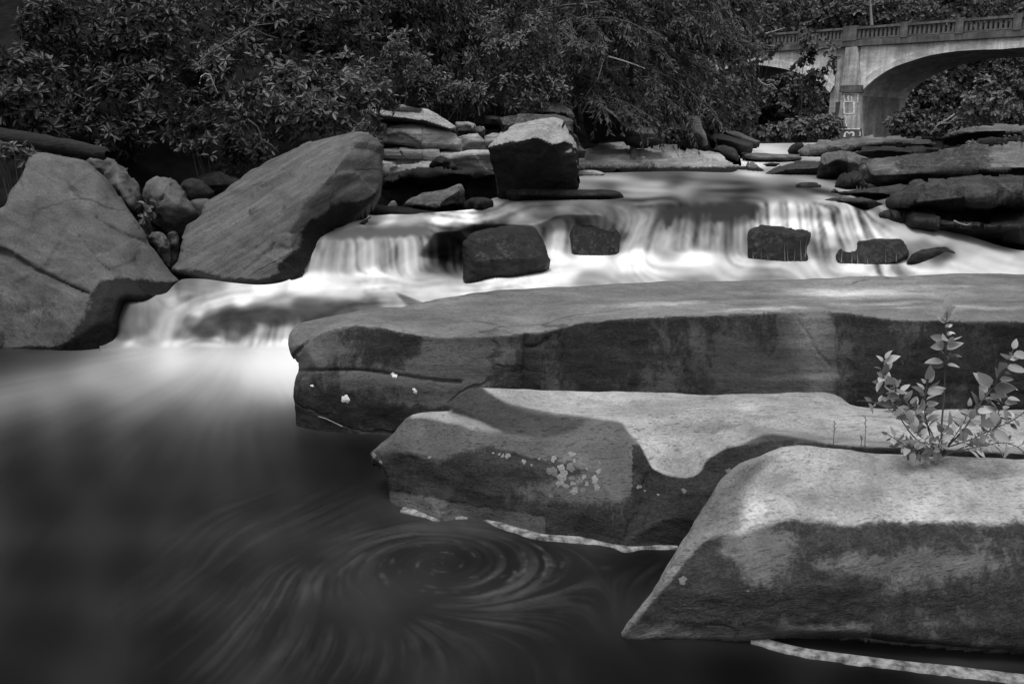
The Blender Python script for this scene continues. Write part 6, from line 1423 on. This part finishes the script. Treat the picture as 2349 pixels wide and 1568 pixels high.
for lb, cx, cy, rx, ry, Y, lt in [("pale low bush on the bank left of the bridge pier", 1835, 295, 50, 26, 44, .75), ("pale low bush touching the left foot of the bridge pier", 1895, 292, 40, 28, 47, .7), ("dim bush on the bank behind the far rapids", 1770, 305, 50, 20, 40, .55),
                                 ("dark bush right of the pier wall under the big arch", 2090, 285, 55, 32, 40, .5), ("low bush behind the angular slab on the right bank", 2190, 290, 70, 30, 34, .5), ("low bush behind the slab at the right edge", 2310, 265, 60, 35, 32, .42),
                                 ("pale fern like bush beside the ruined stone pier", 1535, 305, 38, 22, 18.5, .65), ("bush at the foot of the ruined stone pier, on its right", 1632, 290, 40, 32, 22, .55)]:
    shrub(lb, cx, cy, rx, ry, Y, "bush", 'leaf_d', .0042 * Y + .02, 170, 5, .6, lt=lt, group=g5, cat="bush", thr=-.25)
# bright young tree on the right bank
c_ = at(2258, 290, 19.5)
yt = shrub("bright young tree standing on the angular slab of the right bank", 2250, 235, 62, 58, 19.5, "young_tree", 'leaf_b', .12, 130, 6, .6, lt=1.25, cat="tree", group="saplings on the right bank", base=np.array([c_[0], c_[1], c_[2] - .1]), thr=.02, clump=3.0, stems=9, shell=.7)
shrub("tiny bright sprig on the long rounded boulder of the right bank", 2228, 333, 16, 12, 11.4, "sprig", 'leaf_b', .06, 7, 5, .6, lt=1.2, cat="plant", group="sprigs on the right bank", stems=3, thr=-1, base=at(2228, 345, 11.3))
shrub("low sprig at the right edge behind the long rounded boulder", 2320, 325, 28, 12, 12.6, "sprig", 'leaf_a', .07, 16, 6, .6, lt=.8, cat="plant", group="sprigs on the right bank", stems=4, thr=-1, base=at(2320, 340, 12.5))
shrub("withered sprig of leaves hanging beside the egg shaped rock", 338, 495, 12, 45, 7.25, "sprig", 'leaf_b', .06, 12, 4, .6, lt=.8, cat="plant", group="sprigs on the left bank", stems=3, thr=-1, droop=-.6, base=at(340, 545, 7.3))
# dead branches
def branch(label, pts, Y, r, mat='deadwood', sub=()):
    p = catmull([(*at(x, y, Y),) for x, y in pts], .08 * Y / 10, False)
    mb = MB(); mb.tube(p, np.linspace(r, r * .35, len(p)), 5)
    for sp_ in sub:
        q = catmull([(*at(x, y, Y),) for x, y in sp_], .08 * Y / 10, False)
        mb.tube(q, np.linspace(r * .6, r * .2, len(q)), 4)
    tag(mb.build("dead_branch", MAT[mat], None, True, p[0]), label, "branch", "dead branches in the thicket")
branch("hooked pale dead branch in the black hollow of the left thicket", [(458, 192), (462, 176), (472, 169), (482, 173), (490, 192), (500, 214)], 9.0, .009)
branch("long forked dead branch slanting across the top of the left thicket", [(455, 145), (490, 115), (530, 92), (575, 62), (620, 55), (660, 48)], 9.3, .010, 'bark', [[(530, 92), (520, 130), (528, 150)], [(575, 62), (610, 80), (640, 88)], [(575, 62), (600, 40), (640, 20)]])
branch("pale dead limb slanting down from the hemlock", [(1395, 130), (1430, 140), (1460, 150), (1480, 158)], 13.6, .016, 'deadwood', [[(1382, 142), (1372, 180), (1350, 210), (1345, 222)]])
branch("thin dead twigs drooping above the tilted boulder", [(570, 275), (590, 290), (600, 320), (590, 345), (575, 365)], 8.5, .008, 'bark', [[(600, 320), (625, 335), (640, 350)], [(596, 335), (606, 350)]])
branch("bent pale dead branch hanging under the small arch", [(1738, 180), (1746, 190), (1760, 196), (1770, 193), (1782, 205)], 27, .03)
branch("broken white snag sticking up through the leaves left of the balustrade", [(1756, 78), (1776, 72), (1800, 64)], 45, .05, 'deadwood', [[(1780, 71), (1776, 60)], [(1744, 52), (1752, 32)]])
branch("bare pale branch reaching left from the bright young tree", [(2190, 262), (2172, 275), (2155, 282), (2146, 292)], 19.3, .02, 'deadwood', [[(2195, 268), (2175, 282), (2160, 284)]])
branch("slender pale trunk rising behind the balustrade post", [(2000, 58), (1998, 30), (1996, -10)], 62, .12)
branch("curved dead twig behind the layered cliff", [(1100, 265), (1098, 248), (1104, 236), (1110, 222)], 12.0, .01, 'bark')
branch("pale root lying on the black wet ledge at the right edge", [(2188, 506), (2200, 512), (2216, 516), (2226, 514)], 7.55, .008)

# ------------------------------------------------------------------ leafy sapling in front, growing between the rocks
rg = np.random.default_rng(77)
SB = at(2150, 1042, 2.93)
sap = tag(empty("sapling", SB), "leafy many stemmed sapling growing from the crack behind the bottom right boulder", "plant")
stems = [([(2152, 1042), (2160, 980), (2166, 900), (2168, 830), (2170, 780), (2172, 715)], 2.98, .0035, (.62, 1.0), 15, 34),
         ([(2148, 1042), (2140, 1000), (2118, 962), (2090, 935), (2065, 905), (2052, 880)], 2.88, .003, (.45, 1.0), 15, 34),
         ([(2140, 1042), (2100, 1005), (2060, 950), (2035, 905), (2025, 850), (2030, 822)], 3.05, .003, (.5, 1.0), 14, 30),
         ([(2160, 1042), (2210, 985), (2245, 930), (2275, 890), (2300, 850), (2325, 800)], 2.85, .003, (.40, 1.0), 15, 36),
         ([(2165, 1044), (2220, 1010), (2275, 985), (2320, 965), (2350, 945)], 2.8, .003, (.35, 1.0), 13, 32),
         ([(2170, 1046), (2240, 1025), (2300, 1015), (2335, 1025), (2350, 1040)], 2.75, .0028, (.4, 1.0), 10, 30),
         ([(2135, 1044), (2090, 1030), (2060, 1010), (2035, 995)], 2.8, .0028, (.3, 1.0), 10, 28),
         ([(2150, 1042), (2130, 985), (2120, 930), (2125, 890), (2128, 868)], 2.9, .003, (.35, 1.0), 14, 33),
         ([(2158, 1042), (2190, 1000), (2215, 960), (2225, 930)], 2.9, .003, (.3, 1.0), 11, 32),
         ([(2145, 1044), (2110, 1030), (2080, 1025), (2060, 1018)], 2.86, .0025, (.3, 1.0), 8, 26),
         ([(2165, 1044), (2200, 1030), (2260, 1000), (2300, 925), (2312, 895)], 2.95, .0028, (.5, 1.0), 10, 34),
         ([(2060, 960), (2020, 925), (1990, 920), (1972, 918)], 3.25, .0025, (.2, 1.0), 10, 26),
         ([(2150, 1042), (2155, 1010), (2170, 985), (2180, 970)], 2.86, .0025, (.2, 1.0), 9, 30),
         ([(2150, 1042), (2120, 1010), (2090, 975), (2075, 950)], 2.84, .0025, (.3, 1.0), 10, 32)]
mbs = MB(); LV = []
for si, (pts, Y, r, (f0, f1), nl, lp_) in enumerate(stems):
    p0 = SB + np.array([rg.uniform(-.03, .03), rg.uniform(-.02, .02), 0]) if si != 11 else at(2090, 975, 2.95)
    ctrl = [tuple(p0)] + [tuple(at(x, y, Y + rg.uniform(-.03, .03))) for x, y in pts[1:]]
    pth = catmull(ctrl, .012, False)
    mbs.tube(pth, np.linspace(r, r * .45, len(pth)), 6)
    nl = int(nl * 1.8)
    for k in range(nl):
        f = f0 + (f1 - f0) * (k + rg.random() * .7) / nl
        i = min(len(pth) - 2, int(f * (len(pth) - 1)))
        tg = unit(pth[i + 1] - pth[i])
        sd_ = unit(np.cross(tg, np.array([0, -1, .25]))) * (1 if k % 2 else -1)
        A = unit(tg * .55 + sd_ * rg.uniform(.5, 1.0) + np.array([0, -.15, rg.uniform(-.35, .25)]) + .38 * rg.normal(size=3))
        if k >= nl - 1: A = unit(tg + .15 * rg.normal(size=3))
        Nn = unit(np.array([0, -.65, .65]) + .7 * rg.normal(size=3))
        LL = lp_ * rg.choice([.5, .75, .95, 1.2]) * rg.uniform(.85, 1.15) * 2.9 / F
        wd = LL * rg.uniform(.5, .66)
        # ten vertex ovate leaf with a folded midrib and a short stalk
        S = unit(np.cross(A, Nn)); Nn = unit(np.cross(S, A))
        b0 = pth[i] + A * .006
        fr = np.array([0, .18, .42, .68, .88, 1.0]); wf = np.array([0, .40, .50, .38, .17, 0])
        curl = -Nn * (fr ** 2)[:, None] * LL * rg.uniform(0, .5)
        Mv = b0 + A * (fr * LL)[:, None] + curl
        Lf = Mv[1:5] + S * (wf[1:5] * wd)[:, None] + Nn * (wf[1:5] * wd * .28)[:, None]
        Rt = Mv[1:5] - S * (wf[1:5] * wd)[:, None] + Nn * (wf[1:5] * wd * .28)[:, None]
        V = np.concatenate([Mv, Lf, Rt])
        Fc = [(0, 1, 6), (0, 10, 1)] + [(m_, m_ + 1, 6 + m_, 5 + m_) for m_ in (1, 2, 3)] + [(m_ + 1, m_, 9 + m_, 10 + m_) for m_ in (1, 2, 3)] + [(4, 5, 9), (5, 4, 13)]
        LV.append((LL, V, Fc, float(np.clip(rg.normal(.42, .24), .06, 1.1)), b0))
        mbs.tube(np.array([pth[i], b0 + A * .004]), [.0012, .0009], 4)
LV.sort(key=lambda a: -a[0])
for LL, V, Fc, tn, b0 in LV[:100]:
    mesh_obj("leaf", V, Fc, MAT['leaf_f'], sap, True, {"tone": np.full(14, tn)}, b0)
rest = LV[100:]
o = mesh_obj("small_leaves", np.concatenate([a[1] for a in rest]), [tuple(i + 14 * k for i in f) for k, a in enumerate(rest) for f in a[2]], MAT['leaf_f'], sap, True, {"tone": np.repeat([a[3] for a in rest], 14)}, SB)
o["kind"] = "stuff"
mbs.build("stems", MAT['bark'], sap, True, SB)
# dry grass stalks on the foreground rock
for i, (x, y0, y1, Y) in enumerate([(1912, 1022, 966, 3.0), (1984, 1028, 955, 3.0), (1975, 1026, 1000, 2.98)]):
    p = [at(x, y0, Y), at(x + 1, (y0 + y1) / 2, Y), at(x + 3 - i, y1, Y)]
    mb = MB(); mb.tube(p, [.0016, .0012, .0008], 4)
    for k in range(4):
        a = p[1] + (p[2] - p[1]) * (.3 + .2 * k)
        mb.tube(np.array([a, a + np.array([(-1) ** k * .006, 0, .008])]), [.0016, .0007], 4)
    tag(mb.build("grass_stalk", MAT['bark'], None, True, p[0]), ["leftmost thin grass stalk on the crest of the bottom right boulder", "tallest thin grass stalk, between the other stalk and the sapling", "short bent grass stalk beside the tallest stalk"][i], "grass", "grass stalks on the boulder crest")
